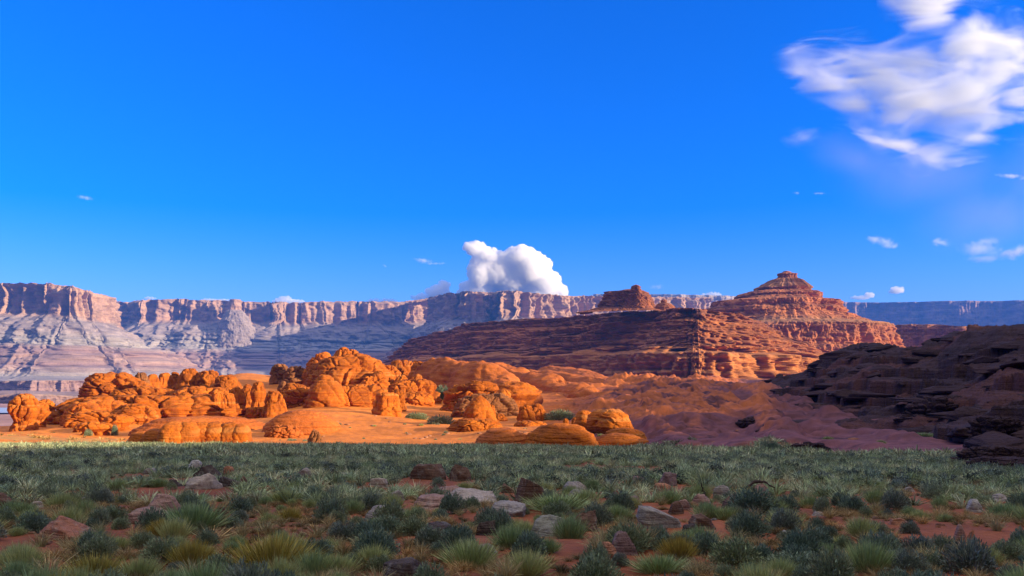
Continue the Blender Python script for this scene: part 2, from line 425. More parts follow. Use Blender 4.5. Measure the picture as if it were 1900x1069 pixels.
def sweep(name, plan, prof, nu, mat, rows=150, seed=0, bay=(0, 1), flute=(0, 1), ledge=(0, 1), gully=(0, 1), rough=(0, 1),
          zb=None, back=250, sm=8, tone=0.18, jag=0.0, tilt=0.0, alc=(0, 1), tiers=None, miter=False):
    """plan: [(u, Y, v_rim)]; prof: [(d, h, flute, ledge, gully, (r,g,b))], h from 1 at the rim to 0 at the foot."""
    P = np.array([((u - U0) / F * Y, Y, (VH - v) / F * Y) for u, Y, v in plan])
    uu = np.array([p[0] for p in plan], float)
    t = np.concatenate([[0], np.cumsum(np.hypot(*np.diff(P[:, :2], axis=0).T) + 1e-6)])
    dm = 0.6 * max(p[0] for p in prof if p[1] > 0)
    q = np.linspace(0, t[-1], 3000); qx, qy = smooth(np.interp(q, t, P[:, 0]), 60), smooth(np.interp(q, t, P[:, 1]), 60)
    ux, uy = np.gradient(qx), np.gradient(qy); ul = np.hypot(ux, uy) + 1e-9; mx_, my_ = uy / ul, -ux / ul
    if np.mean(mx_ * -qx + my_ * -qy) < 0: mx_, my_ = -mx_, -my_
    mo = np.concatenate([[0], np.cumsum(0.4 * ul[1:] + 0.6 * np.hypot(np.diff(qx + mx_ * dm), np.diff(qy + my_ * dm)))])
    sm_ = np.linspace(0, mo[-1], nu)                        # even steps along the middle of the slope
    s = np.interp(sm_, mo, q)
    X, Y, ZR = (np.interp(s, t, P[:, k]) for k in range(3))
    X, Y = smooth(X, sm), smooth(Y, sm)
    ZR = smooth(ZR, max(1, sm // 4))
    tx, ty = np.gradient(smooth(X, sm)), np.gradient(smooth(Y, sm))
    L = np.hypot(tx, ty) + 1e-9; nx, ny = ty / L, -tx / L
    if np.mean(nx * -X + ny * -Y) < 0: nx, ny = -nx, -ny
    if miter:                                               # sharp corners: offset each face in parallel
        e = np.diff(P[:, :2], axis=0); e /= np.linalg.norm(e, axis=1)[:, None]
        fn = np.stack([e[:, 1], -e[:, 0]], -1)
        if np.mean((fn * -P[1:, :2]).sum(1)) < 0: fn = -fn
        va = np.vstack([fn[:1], fn]); vb_ = np.vstack([fn, fn[-1:]])
        M = (va + vb_) / (1 + (va * vb_).sum(1))[:, None].clip(.35, 3)
        nx, ny = smooth(np.interp(s, t, M[:, 0]), 70), smooth(np.interp(s, t, M[:, 1]), 70)
        X, Y = smooth(np.interp(s, t, P[:, 0]), 20), smooth(np.interp(s, t, P[:, 1]), 20)
    ZB = np.full(nu, float(zb)); s = sm_
    pd = np.array([p[0] for p in prof], float); ph = np.array([p[1] for p in prof], float)
    seg = np.hypot(np.diff(pd), np.diff(ph) * abs(np.mean(ZR - ZB)) * 2.0)
    ct = np.concatenate([[0], np.cumsum(seg)]); ts = np.linspace(0, ct[-1], rows)
    ip = lambda arr: np.interp(ts, ct, arr)[:, None]
    d, h = ip(pd), ip(ph)
    fl, le, gu = (ip([p[k] for p in prof]) for k in (2, 3, 4))
    colr = np.stack([np.interp(ts, ct, [p[5][k] for p in prof]) for k in range(3)], -1)[:, None, :]
    ZR = ZR + jag * np.round(fbm(s / 25, s * 0 + 3.3, 0, 3, seed + 70) * 2.5) / 2.5
    Z = ZB + h * (ZR - ZB)
    S = np.broadcast_to(s, Z.shape)
    low = bay[0] * fbm(s / bay[1], s * 0 + 0.7, 0, 3, seed) if bay[0] else 0 * s
    D = d + low[None, :]
    if alc[0]: D = D + alc[0] * (1 - sstep(0.38, 0.52, h)) * np.tanh(2.5 * fbm((X + nx * d) / alc[1], (Y + ny * d) / alc[1], 5.1, 2, seed + 60) - 0.25)
    if tiers:
        D = D + tier_offset(h, d, X + nx * d, Y + ny * d, le, tiers, seed)
    if flute[0]:
        r = ridged(S / flute[1], Z / (flute[1] * 9), 0, 4, seed + 5)
        bigk = .75 if flute[1] > 40 else 1.4
        big = fbm(S / (flute[1] * 4), Z / (flute[1] * 40), 0, 3, seed + 6)
        D = D + fl * flute[0] * ((r - 0.6) * 1.3 + bigk * big)
    if ledge[0]:
        zz = Z / ledge[1] + 0.8 * fbm(S / (ledge[1] * 22), Z / (ledge[1] * 12), 0, 2, seed + 9) + tilt * S / ledge[1]
        lay = vnoise(zz, 0.0, 0.0, seed + 10) + 0.6 * vnoise(zz * 2.3, 4.0, 0.0, seed + 11)
        patch = 0.75 + 0.5 * fbm(S / (ledge[1] * 9), Z / (ledge[1] * 3), 0, 3, seed + 12)
        f1, f2, cid = worley(S / (ledge[1] * 3.2), Z / (ledge[1] * 1.5), zz * 0 + 0.5, seed + 14)
        D = D + le * ledge[0] * (lay * patch + 0.6 * (cid - 0.5) - 0.9 * np.exp(-((f2 - f1) / 0.1) ** 2))
    if gully[0]:
        run = 0.25 + (1 - h)
        gg = ridged(S / gully[1] + 0.35 * fbm(S / gully[1] * 0.7, d / gully[1] * 0.6, 0, 2, seed + 19), d / (gully[1] * 8), 0, 4, seed + 20)
        D = D + gu * gully[0] * run * (gg - 0.55)
    if rough[0]:
        D = D + rough[0] * fbm((X + nx * d) / rough[1], (Y + ny * d) / rough[1], Z / rough[1] * 1.6, 4, seed + 30)
    XX, YY = X + nx * D, Y + ny * D
    cn = 1 + tone * fbm(S / 60, Z / 14, 0, 4, seed + 50)[..., None] + 0.35 * tone * vnoise(Z / 5 + .4 * fbm(S / 40, 0 * S, 0, 2, seed), 0, 0, seed + 51)[..., None]
    C = np.broadcast_to(colr, Z.shape + (3,)) * cn
    # the flat top behind the rim
    k = 5
    dd = np.linspace(back, 0, k + 1)[:-1, None]
    kr = 1 + dd / np.hypot(XX[0], YY[0])
    XT, YT, ZT = XX[0] * kr, YY[0] * kr, Z[0] - 0.004 * dd
    XX, YY, Z = np.vstack([XT, XX]), np.vstack([YT, YY]), np.vstack([ZT, Z])
    C = np.concatenate([np.broadcast_to(C[:1], (k,) + C.shape[1:]), C])
    return grid_obj(name, XX, YY, Z, mat, C)

W1 = [(0.25, (0.72, 0.72, 0.74)), (0.5, (1, 1, 1)), (0.78, (1.2, 1.16, 1.12))]
M_far = rock_mat('far_cliff_rock', W1, size=26, strata=3.0, vcol=True, bumpd=0.10, layer=0.3)
M_mid = rock_mat('mesa_rock', W1, size=5, strata=3.4, vcol=True, bumpd=0.14, layer=0.4)
pinkc, mauve, gray, pale = (0.361, 0.227, 0.160), (0.269, 0.220, 0.210), (0.302, 0.273, 0.260), (0.336, 0.227, 0.185)
redm = (0.27, 0.175, 0.16)

def far_prof(run, cliff=0.25):
    """cliff, talus, grey ledge band, mauve slopes, lower benches"""
    c = cliff
    return [(0, 1, .2, 0, 0, pinkc), (4, 1 - c * .08, .6, .3, 0, pinkc), (10, 1 - c * .12, 1, .2, 0, pinkc), (16, 1 - c, 1, .2, 0, pinkc),
            (run * .10, 1 - c - .06, .1, .1, .5, mauve), (run * .26, 1 - c - .17, 0, .3, 1, mauve), (run * .30, .98 - c - .24, 0, 1, .8, gray),
            (run * .40, .98 - c - .33, 0, .8, 1, gray), (run * .55, .40, 0, .6, 1, mauve), (run * .60, .345, 0, 1, .8, redm),
            (run * .72, .26, 0, .6, 1, pale), (run * .76, .215, 0, 1, .8, redm), (run * .92, .11, 0, .4, 1, gray), (run * 1.25, .06, 0, .2, .5, mauve),
            (run * 1.27, .0, .8, .5, 0, redm), (run * 1.5, -.06, 0, .3, .6, mauve)]

c1 = sweep('cliffs', [(-420, 4300, 528), (-150, 3700, 526), (0, 3500, 525), (80, 3480, 524), (130, 3500, 530), (165, 3560, 540), (186, 3680, 548),
                      (196, 3900, 560), (205, 4250, 572)],
           far_prof(520, .28), 620, M_far, 190, seed=3, bay=(35, 320), flute=(46, 52), ledge=(14, 15), gully=(52, 95), rough=(17, 45), zb=-45, jag=5)
tag(c1, 'near bastion of the far cliffs at the left edge, tall fluted wall over mauve talus', 'cliffs', kind='structure')
c2 = sweep('cliffs', [(100, 4900, 561), (188, 4780, 560), (200, 5060, 560), (245, 5090, 560), (257, 5010, 559), (263, 4600, 557), (330, 4590, 554), (385, 4600, 556), (440, 4640, 558),
                      (500, 4720, 561), (515, 4640, 560), (560, 4680, 560), (600, 4740, 559), (660, 4840, 559), (690, 4840, 559), (720, 4960, 560), (760, 5080, 558), (800, 5180, 553), (850, 5250, 545)],
           far_prof(620, .24), 1100, M_far, 190, seed=8, bay=(40, 300), flute=(48, 60), ledge=(15, 17), gully=(62, 110), rough=(18, 50), zb=-45, jag=5)
tag(c2, 'long middle wall of the far cliffs with mauve and grey talus bands', 'cliffs', kind='structure')
c3 = sweep('cliffs', [(790, 5000, 552), (812, 4600, 550), (822, 4250, 546), (832, 4020, 543), (870, 3960, 541), (888, 3990, 542), (905, 4160, 543), (928, 4120, 541), (940, 3930, 540),
                      (960, 3900, 539), (985, 3960, 543), (1040, 4080, 548), (1130, 4250, 550), (1220, 4450, 551), (1320, 4700, 552)],
           far_prof(420, .27), 1000, M_far, 190, seed=15, bay=(18, 260), flute=(55, 52), ledge=(12, 15), gully=(85, 80), rough=(20, 40), zb=-30, jag=4)
tag(c3, 'fluted headland of the far cliffs under the tall white cloud', 'cliffs', kind='structure')
c4 = sweep('cliffs', [(1100, 6900, 546), (1180, 6800, 546), (1260, 6700, 547), (1340, 6800, 549), (1480, 7200, 556)],
           [(0, 1, .2, .4, 0, gray), (10, .9, .8, .8, 0, pale), (40, .6, .8, .6, 0, gray), (260, .4, 0, .4, 1, gray), (700, 0, 0, .3, 1, mauve)],
           500, M_far, 90, seed=22, bay=(60, 300), flute=(40, 70), ledge=(14, 20), gully=(90, 150), rough=(20, 80), zb=0)
tag(c4, 'pale grey plateau rim far off between the butte and the peaked mesa', 'cliffs', kind='structure')
c5 = sweep('cliffs', [(1500, 7500, 563), (1560, 7400, 561), (1640, 7290, 560), (1720, 7180, 559), (1800, 7070, 558), (1900, 6940, 557), (2100, 6700, 553)],
           [(0, 1, .2, .4, 0, redm), (10, .95, .8, .5, 0, redm), (30, .55, .8, .5, 0, redm), (260, .3, 0, .4, 1, redm), (520, 0, 0, .3, 1, mauve)],
           700, M_far, 100, seed=27, bay=(150, 600), flute=(60, 110), ledge=(14, 20), gully=(100, 160), rough=(20, 80), zb=20)
tag(c5, 'long shaded blue plateau wall at the right horizon', 'cliffs', kind='structure')

o1, o2, o3, o4 = (0.37, 0.132, 0.045), (0.29, 0.102, 0.046), (0.43, 0.165, 0.055), (0.22, 0.083, 0.048)
mesa_prof = [(0, 1, .1, .3, 0, o2), (3, .97, .5, 1, 0, o4), (7, .86, .6, 1, .2, o2), (18, .80, .2, .8, .5, o1), (21, .70, .6, 1, .2, o2), (34, .63, .2, 1, .5, o1),
             (38, .53, .5, 1, .2, o2), (54, .43, .3, 1, .5, o1), (58, .45, .5, 1, .2, o3), (80, .40, .3, .9, .5, o3), (87, .36, .8, .9, .1, o3), (94, .05, 1, .8, .1, o3), (112, -.06, .2, .6, .5, o2)]
m1 = sweep('mesa', [(768, 2500, 640), (757, 2150, 640), (754, 1930, 641), (764, 1800, 638), (772, 1780, 630), (792, 1700, 623), (835, 1600, 612), (872, 1510, 601), (935, 1395, 596), (1000, 1290, 590), (1060, 1205, 584), (1120, 1140, 578), (1200, 1072, 575),
                   (1290, 985, 571), (1350, 1020, 582), (1385, 1065, 592), (1425, 1120, 610), (1470, 1180, 632), (1520, 1250, 655), (1570, 1330, 672)],
           mesa_prof, 1300, M_mid, 240, seed=33, bay=(26, 120), flute=(7.5, 13), ledge=(2.6, 3.6), gully=(12, 26), rough=(4.0, 8), tiers=(11, .6, 8.0, 30), miter=True, zb=-3, back=520, jag=1.2, tone=.22, alc=(13, 40))
tag(m1, 'broad ledged mesa with a shaded left face and a sunlit prow', 'mesa', kind='structure')

def peak(name, u, Y, vtop, prof, mat, nu, rows, seed, ledge, gully, flute, rough, a0=-110, a1=110, asp=1.0, tone=.16, tiers=None, sq=None):
    """prof: [(r_px_left, r_px_right, v, flute, ledge, gully, colour)] seen from the camera"""
    k = Y / F; cx = (u - U0) * k; cy = Y
    th = np.radians(np.linspace(a0, a1, nu))              # 0 = towards camera
    v = np.array([p[2] for p in prof], float); rl = np.array([p[0] for p in prof], float) * k; rr_ = np.array([p[1] for p in prof], float) * k
    zz = (VH - v) * k
    ct = np.concatenate([[0], np.cumsum(np.hypot(np.diff(rl), np.diff(zz) * 1.6) + 1e-4)]); ts = np.linspace(0, ct[-1], rows)
    ip = lambda arr: np.interp(ts, ct, arr)[:, None]
    R_l, R_r, Z = ip(rl), ip(rr_), ip(zz)
    fl, le, gu = (ip([p[i] for p in prof]) for i in (3, 4, 5))
    C = np.stack([np.interp(ts, ct, [p[6][i] for p in prof]) for i in range(3)], -1)[:, None, :]
    wgt = (0.5 + 0.5 * np.sin(th))[None, :]
    R = R_l * (1 - wgt) + R_r * wgt
    if sq: R = R * ((np.abs(np.cos(th + sq)) ** 6 + np.abs(np.sin(th + sq)) ** 6) ** (-1 / 6))[None, :]
    Z = np.broadcast_to(Z, R.shape)
    dx, dy = np.sin(th)[None, :], -np.cos(th)[None, :] * asp
    SX, SY = dx * R, dy * R
    D = flute[0] * fl * ((ridged(SX / flute[1], SY / flute[1], Z / (flute[1] * 9), 3, seed) - .6) + 1.2 * fbm(SX / flute[1] / 4, SY / flute[1] / 4, 0, 3, seed + 1))
    z2 = Z / ledge[1] + 0.7 * fbm(SX / (ledge[1] * 16), SY / (ledge[1] * 16), Z / (ledge[1] * 9), 2, seed + 2)
    lay = vnoise(z2, 0, 0, seed + 3) + .6 * vnoise(z2 * 2.3, 4., 0, seed + 4)
    f1, f2, cid = worley(SX / (ledge[1] * 2.4), SY / (ledge[1] * 2.4), Z / (ledge[1] * 1.5), seed + 6)
    D = D + le * ledge[0] * (lay * (.75 + .5 * fbm(SX / (ledge[1] * 7), SY / (ledge[1] * 7), Z / (ledge[1] * 3), 3, seed + 5)) + .7 * (cid - .5) - .9 * np.exp(-((f2 - f1) / .1) ** 2))
    if tiers: D = D + tier_offset(((Z - Z.min()) / (Z.max() - Z.min())), R_l + 0 * R, SX, SY, le, tiers, seed, (R / np.maximum(R_l, 1)).clip(0, 2.2))
    D = D + gu * gully[0] * (ridged(th[None, :] * R.max() / gully[1] + 0 * R, R / (gully[1] * 6), 0, 3, seed + 7) - .55)
    D = D + rough[0] * fbm(SX / rough[1], SY / rough[1], Z / rough[1] * 1.5, 4, seed + 8) * sstep(0.0, 20.0 * k, R + 0 * D)
    D = D * sstep(-0.01, 6.0 * k, R)
    XX, YY = cx + dx * (R + D), cy + dy * (R + D)
    cn = 1 + tone * fbm(SX / 40, SY / 40, Z / 9, 4, seed + 50)[..., None] + .6 * tone * vnoise(Z / 4, 0, 0, seed + 51)[..., None]
    return grid_obj(name, XX, YY, Z, mat, np.broadcast_to(C, Z.shape + (3,)) * cn)

p1, p2, p3 = (0.43, 0.155, 0.062), (0.34, 0.125, 0.062), (0.38, 0.18, 0.09)
pk = peak('mesa', 1459, 1500, 503, [
    (0, 0, 502.5, 0, 0, 0, p2), (5, 6, 503.5, .2, .3, 0, p2), (9, 12, 506, .4, .8, 0, p2), (19, 22, 509, .3, .5, 0, p2), (19.5, 23, 516, .5, .8, 0, p2), (26, 30, 520, 0, .1, .5, p3), (48, 44, 533, 0, .1, .8, p3),
    (60, 50, 536, .1, .5, .6, p3), (62, 54, 540, .4, 1, .1, p2), (85, 66, 547, .1, .8, .5, p1), (88, 72, 551, .4, 1, .1, p2), (112, 84, 556, .2, .9, .4, p1), (128, 100, 562, .2, .9, .4, p1), (133, 108, 570, .5, 1, .1, p2),
    (140, 116, 580, .5, 1, .2, p1), (150, 130, 592, .2, .9, .5, p1), (170, 158, 601, .1, .4, .4, p3), (200, 190, 604, 0, .3, .2, p3), (204, 196, 612, .6, 1, 0, p2), (212, 204, 640, .8, .8, .2, p1), (240, 235, 665, .2, .6, .5, p2), (280, 280, 705, .1, .5, .5, p2)],
    M_mid, 1000, 260, 44, (3.0, 4.6), (20, 34), (20, 40), (2.5, 9), asp=.8, tone=.22, tiers=(22, .6, 7.0, 30))
tag(pk, 'tall peaked mesa with a small caprock and stepped orange ledges', 'mesa', kind='structure')
bench = sweep('mesa', [(1420, 1800, 604), (1540, 1775, 603), (1640, 1722, 603), (1700, 1700, 602), (1752, 1660, 603), (1780, 1640, 606), (1800, 1720, 612)],
              [(0, 1, .3, .3, 0, p3), (3, .93, .8, .6, 0, p2), (10, .45, .9, .6, .1, p1), (40, .30, .2, .5, .6, p2), (46, .12, .7, .6, .2, p1), (110, 0, .1, .4, .6, p2)],
              700, M_mid, 110, seed=47, bay=(30, 60), flute=(7, 12), ledge=(2.4, 4), gully=(14, 26), rough=(3, 9), zb=12, back=200, jag=1)
tag(bench, 'flat topped bench running right from the peaked mesa, mostly in blue shade', 'mesa', kind='structure')
bt = peak('butte', 1168, 1130, 529, [
    (0, 0, 536, 0, 0, 0, o4), (22, 12, 541, .3, .6, 0, o4), (36, 30, 542, .4, .8, 0, o4), (39, 34, 556, .6, 1, 0, o4), (44, 40, 570, .6, 1, .2, o4), (62, 56, 576, 0, .4, .5, o2), (84, 76, 582, 0, .3, .5, o2)],
    M_mid, 420, 110, 51, (2.2, 3.4), (4, 10), (9.5, 11), (3.6, 6), asp=.8, sq=.5)
tag(bt, 'dark flat topped butte with a stone tower at its right end, standing on the ledged mesa', 'butte', kind='structure')
tw = peak('butte', 1180, 1105, 528, [
    (0, 0, 528, 0, 0, 0, o2), (4, 5, 529.5, .1, .4, 0, o2), (9, 9, 532, .2, .6, 0, o4), (8, 8, 541, .2, .8, 0, o2), (12, 13, 546, .4, 1, 0, o4), (13, 16, 562, .4, 1, 0, o2), (20, 26, 576, .1, .5, .4, o2)],
    M_mid, 240, 90, 57, (1.8, 2.6), (2, 6), (4, 5), (1.8, 3.5), sq=.5)
tw.name = 'tower'; tw.parent = bt; tw['label'] = 'upright stone tower at the right end'
tw2 = peak('butte', 1198, 1110, 548, [(0, 0, 549, 0, 0, 0, o2), (6, 6, 551, .2, .6, 0, o2), (9, 10, 566, .5, 1, 0, o2), (16, 18, 577, .1, .5, .4, o2)], M_mid, 200, 70, 61, (.8, 2.2), (2, 6), (2, 5), (.6, 5))
tw2.name = 'shoulder'; tw2.parent = bt; tw2['label'] = 'short jagged shoulder beside the tower'
tw3 = peak('butte', 1232, 1120, 555, [(0, 0, 555, 0, 0, 0, o2), (5, 5, 557, .2, .6, 0, o2), (7, 6, 562, .5, 1, 0, o2), (14, 14, 565, .2, .8, .2, o2), (17, 20, 572, .5, 1, 0, o2), (24, 30, 580, .1, .5, .4, o2)], M_mid, 200, 70, 64, (.8, 2.2), (2, 6), (2, 5), (.6, 5))
tag(tw3, 'small stepped pinnacle between the butte and the peaked mesa', 'butte', kind='structure')
sp = peak('butte', 436, 4575, 555, [(0, 0, 555, 0, 0, 0, pinkc), (9, 9, 556, .2, .2, 0, pinkc), (11, 11, 574, .5, .3, 0, pinkc), (16, 16, 578, .1, .2, .5, mauve), (28, 30, 600, 0, .3, .6, mauve), (40, 44, 630, 0, .4, .4, mauve), (50, 54, 670, 0, .4, .4, mauve)],
          M_far, 320, 90, 71, (6, 12), (10, 40), (10, 30), (10, 30))
tag(sp, 'lone square spire on a talus cone before the far cliffs', 'butte', kind='structure')
# low terrace walls on the valley floor at the left
for i, (pl, zb_, lab) in enumerate([
        ([(-300, 2600, 712), (-60, 2450, 709), (60, 2380, 706), (130, 2420, 706), (200, 2500, 707), (330, 2650, 708)], -62, 'low red terrace wall at the foot of the far cliffs'),
        ([(-200, 1750, 738), (0, 1650, 731), (52, 1600, 731), (110, 1650, 735), (180, 1720, 737), (300, 1800, 742)], -66, 'lowest knobbly terrace beyond the left rock knobs')]):
    tr = sweep('terrace', pl, [(0, 1, .2, .3, 0, pale), (6, .9, .8, .6, 0, redm), (14, .4, .9, .6, 0, redm), (60, .1, 0, .4, 1, mauve), (150, -.1, 0, .2, 1, pale)],
               480, M_far, 60, seed=80 + i, bay=(40, 120), flute=(16, 26), ledge=(5, 7), gully=(20, 40), rough=(5, 25), zb=zb_, back=700)
    tag(tr, lab, 'terrace', kind='structure')
# evaporation pond
pz = -53.0
pm, pnt, pb = new_mat('pond_water', 0.25); pb.inputs['Base Color'].default_value = (0.42, 0.55, 0.72, 1)
pn = noise(pnt, coords(pnt, (0.02, 0.2, 1)), 1, 4); bump(pnt, pb, pn, 0.3, 0.3)
PV = np.array([(-1150, 1180, -52.2), (-760, 1120, -52.2), (-640, 1330, -52.2), (-1150, 1420, -52.2)])
PX, PY = np.meshgrid(np.linspace(0, 1, 14), np.linspace(0, 1, 10))
PXw = -1150 + PX * 545 + 20 * np.sin(PY * 9); PYw = 1150 + PY * 200 + 10 * np.sin(PX * 17)
pond = grid_obj('pond', PXw, PYw, PX * 0 + float(base_z(np.array([-800.]), np.array([1250.]))[0]) + 2.0, pm)
tag(pond, 'pale blue pond glimpsed at the left edge beyond the rock knobs', 'pond', kind='structure')

# ------------------------------------------------------------------ unseen mesa added at the viewer's right shoulder, shaped to cast the shade
TS = 360.0
ha, hb = np.array([sin(SUN_AZ), cos(SUN_AZ)]), np.array([-cos(SUN_AZ), sin(SUN_AZ)])   # towards the sun, across it
TE = tan(SUN_EL)
def need(s):      # rim height that puts the shade edge where the photograph has it
    zt = np.array([(-400, -8, -90), (-60, -8, -85), (20, -6.5, -66), (45, -6.5, -60), (56, -7, -63), (67, -7.6, -72), (79, -8.5, -74), (86, -8.3, -48), (95, -8.5, -36), (120, -8, -38), (131, -8, -44),
                   (150, -8.5, -46), (172, -4.2, -60), (200, -4.2, -66), (222, -3.6, -72), (250, -1.8, -82), (300, -2.4, -92), (330, -2, -82), (350, 0, -72), (385, 0, -60)])
    q = radians(116); wx, wy = zt[:, 2] * sin(q) - zt[:, 0] * cos(q), zt[:, 2] * cos(q) + zt[:, 0] * sin(q)
    s2, t2 = wx * hb[0] + wy * hb[1], wx * ha[0] + wy * ha[1]; o = np.argsort(s2)
    return np.interp(s, s2[o], (zt[:, 1] + TE * (TS - t2))[o])
sv = np.linspace(-420, 470, 500); hv = need(sv)
hv = hv + 2.0 * fbm(sv / 9, 0 * sv, 0, 3, 91) + 2.9 * fbm(sv / 11, 0 * sv, 0, 3, 92) * sstep(140.0, 175.0, sv)
hv = np.where(sv > 385, np.interp(sv, [385, 440, 470], [hv[np.argmin(abs(sv - 385))], 18, -25]), hv)
off = np.array([-190, -120, -60, -30, -8, 0, 3, 14, 20, 40, 80, 130]); hf = np.array([-.1, .1, .55, .62, .98, 1, 1, .98, .6, .5, .1, -.15])
SS, OO = np.meshgrid(sv, off); HH = np.array(hf)[:, None] * (hv + 12)[None, :] - 12
QX = ha[0] * (TS + OO) + hb[0] * SS; QY = ha[1] * (TS + OO) + hb[1] * SS
hd = grid_obj('mesa', QX, QY, HH, M_mid, np.broadcast_to(np.array(o1), HH.shape + (3,)))
tag(hd, 'unseen sandstone mesa added beside the viewpoint to shade the scrub flat', 'mesa', kind='structure')

# ------------------------------------------------------------------ dark ledged hill on the right
HC = {1360: [(200, 770), (260, 742), (330, 728), (420, 718)], 1430: [(150, 789), (200, 758), (260, 724), (320, 706), (360, 705), (420, 716)],
      1500: [(130, 797), (175, 762), (220, 728), (270, 697), (310, 688), (380, 705)], 1560: [(115, 805), (150, 772), (200, 715), (250, 668), (285, 655), (340, 680)],
      1600: [(105, 810), (145, 768), (190, 712), (235, 660), (270, 639), (320, 660)], 1650: [(98, 812), (130, 773), (175, 710), (225, 655), (255, 638), (310, 662)],
      1700: [(90, 816), (125, 765), (165, 706), (205, 666), (235, 646), (290, 665)], 1740: [(84, 818), (115, 764), (155, 705), (195, 660), (225, 640), (270, 655)],
      1770: [(80, 820), (110, 762), (145, 705), (180, 650), (208, 612), (260, 625)], 1800: [(75, 822), (105, 765), (135, 710), (165, 658), (192, 606), (250, 618)],
      1850: [(60, 838), (88, 775), (118, 715), (150, 655), (180, 606), (240, 616)], 1900: [(48, 855), (72, 800), (104, 730), (138, 665), (172, 609), (230, 618)],
      2000: [(42, 860), (64, 790), (95, 715), (125, 655), (160, 606), (220, 612)], 2200: [(38, 870), (60, 780), (85, 710), (115, 640), (150, 600), (210, 605)]}
hu = np.array(sorted(HC), float)
HYg = np.geomspace(36, 430, 620); HUg = np.linspace(1350, 2200, 720)
tab = []
for u in sorted(HC):
    ys, vs = np.array(HC[u], float).T
    zs = (VH - vs) / F * ys
    ys = np.concatenate([[ys[0] - 14, ys[0]], ys[1:], [ys[-1] + 60, ys[-1] + 140]]); zs = np.concatenate([[zs[0] - 9, zs[0]], zs[1:], [zs[-1] - 14, zs[-1] - 60]])
    tab.append(smooth(np.interp(HYg, ys, zs), 5))
tab = np.array(tab)
HZ = np.array([np.interp(HUg, hu, tab[:, j]) for j in range(len(HYg))])
UU, YYh = np.meshgrid(HUg, HYg); XXh = (UU - U0) / F * YYh
HZ = HZ + np.where(UU < 1440, (UU - 1440) * 0.09, 0)
HZ = HZ + 1.6 * fbm(XXh / 16, YYh / 16, 0, 4, 101) + 0.7 * fbm(XXh / 4, YYh / 4, 0, 3, 102)
stp = 3.0 + 0.5 * vnoise(XXh / 30, YYh / 30, 0, 103)
tq = HZ / stp + 0.012 * (XXh - 60) + 0.35 * fbm(XXh / 14, YYh / 14, 0, 3, 104)
fr = tq - np.floor(tq)
ter = (np.floor(tq) + sstep(0.60, 0.72, fr) * 0.95 + 0.05 * fr - tq) * stp
amt = sstep(-0.25, 0.25, fbm(XXh / 26, YYh / 26, 0, 3, 105) + 0.15)
HZ = HZ + ter * amt * sstep(-12.0, -3.0, HZ)
f1, f2, cid = worley(XXh / 2.6, YYh / 2.6, HZ / 1.5, 107)
HZ = HZ + 0.95 * (cid - 0.35) * sstep(0.05, 0.3, f2 - f1) * sstep(-0.1, 0.4, fbm(XXh / 11, YYh / 11, 0, 3, 108)) * sstep(-11.0, -5.0, HZ)
f1, f2, cid = worley(XXh / 1.1, YYh / 1.1, HZ / .7, 117)
HZ = HZ + 0.45 * (cid - 0.4) * sstep(0.03, 0.2, f2 - f1) * sstep(-11.0, -5.0, HZ)
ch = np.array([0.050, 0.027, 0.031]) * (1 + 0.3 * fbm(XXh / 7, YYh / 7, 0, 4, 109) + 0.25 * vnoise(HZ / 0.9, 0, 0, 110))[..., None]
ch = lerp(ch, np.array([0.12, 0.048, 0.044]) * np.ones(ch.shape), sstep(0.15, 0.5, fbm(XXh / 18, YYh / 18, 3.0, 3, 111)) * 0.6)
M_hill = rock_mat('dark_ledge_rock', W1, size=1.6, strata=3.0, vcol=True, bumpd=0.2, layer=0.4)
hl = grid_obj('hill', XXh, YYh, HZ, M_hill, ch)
tag(hl, 'dark ledged rubble hill in shade filling the right side', 'hill', kind='structure')
def hill_z(x, y):
    u = U0 + F * x / y
    if u < 1355 or u > 2195 or y < 37 or y > 425: return -99
    return float(HZ[int(np.argmin(abs(HYg - y))), int(np.argmin(abs(HUg - u)))])

# ------------------------------------------------------------------ orange sandstone domes
OR = [(0.22, (0.24, 0.058, 0.007)), (0.5, (0.43, 0.116, 0.012)), (0.8, (0.54, 0.165, 0.020))]
M_dome = rock_mat('orange_sandstone', OR, size=1.3, strata=2.2, pits=0.08, bumpd=0.12, layer=0.34, rndm=.16, varnish=.6)
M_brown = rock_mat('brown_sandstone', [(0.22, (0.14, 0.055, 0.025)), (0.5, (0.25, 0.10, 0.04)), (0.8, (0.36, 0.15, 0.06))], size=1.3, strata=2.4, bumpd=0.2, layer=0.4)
M_slick = rock_mat('slickrock', [(0.25, (0.30, 0.078, 0.020)), (0.5, (0.43, 0.118, 0.026)), (0.8, (0.55, 0.165, 0.035))], size=2.2, strata=1.6, bumpd=0.16, layer=0.35, tilt=0.15)

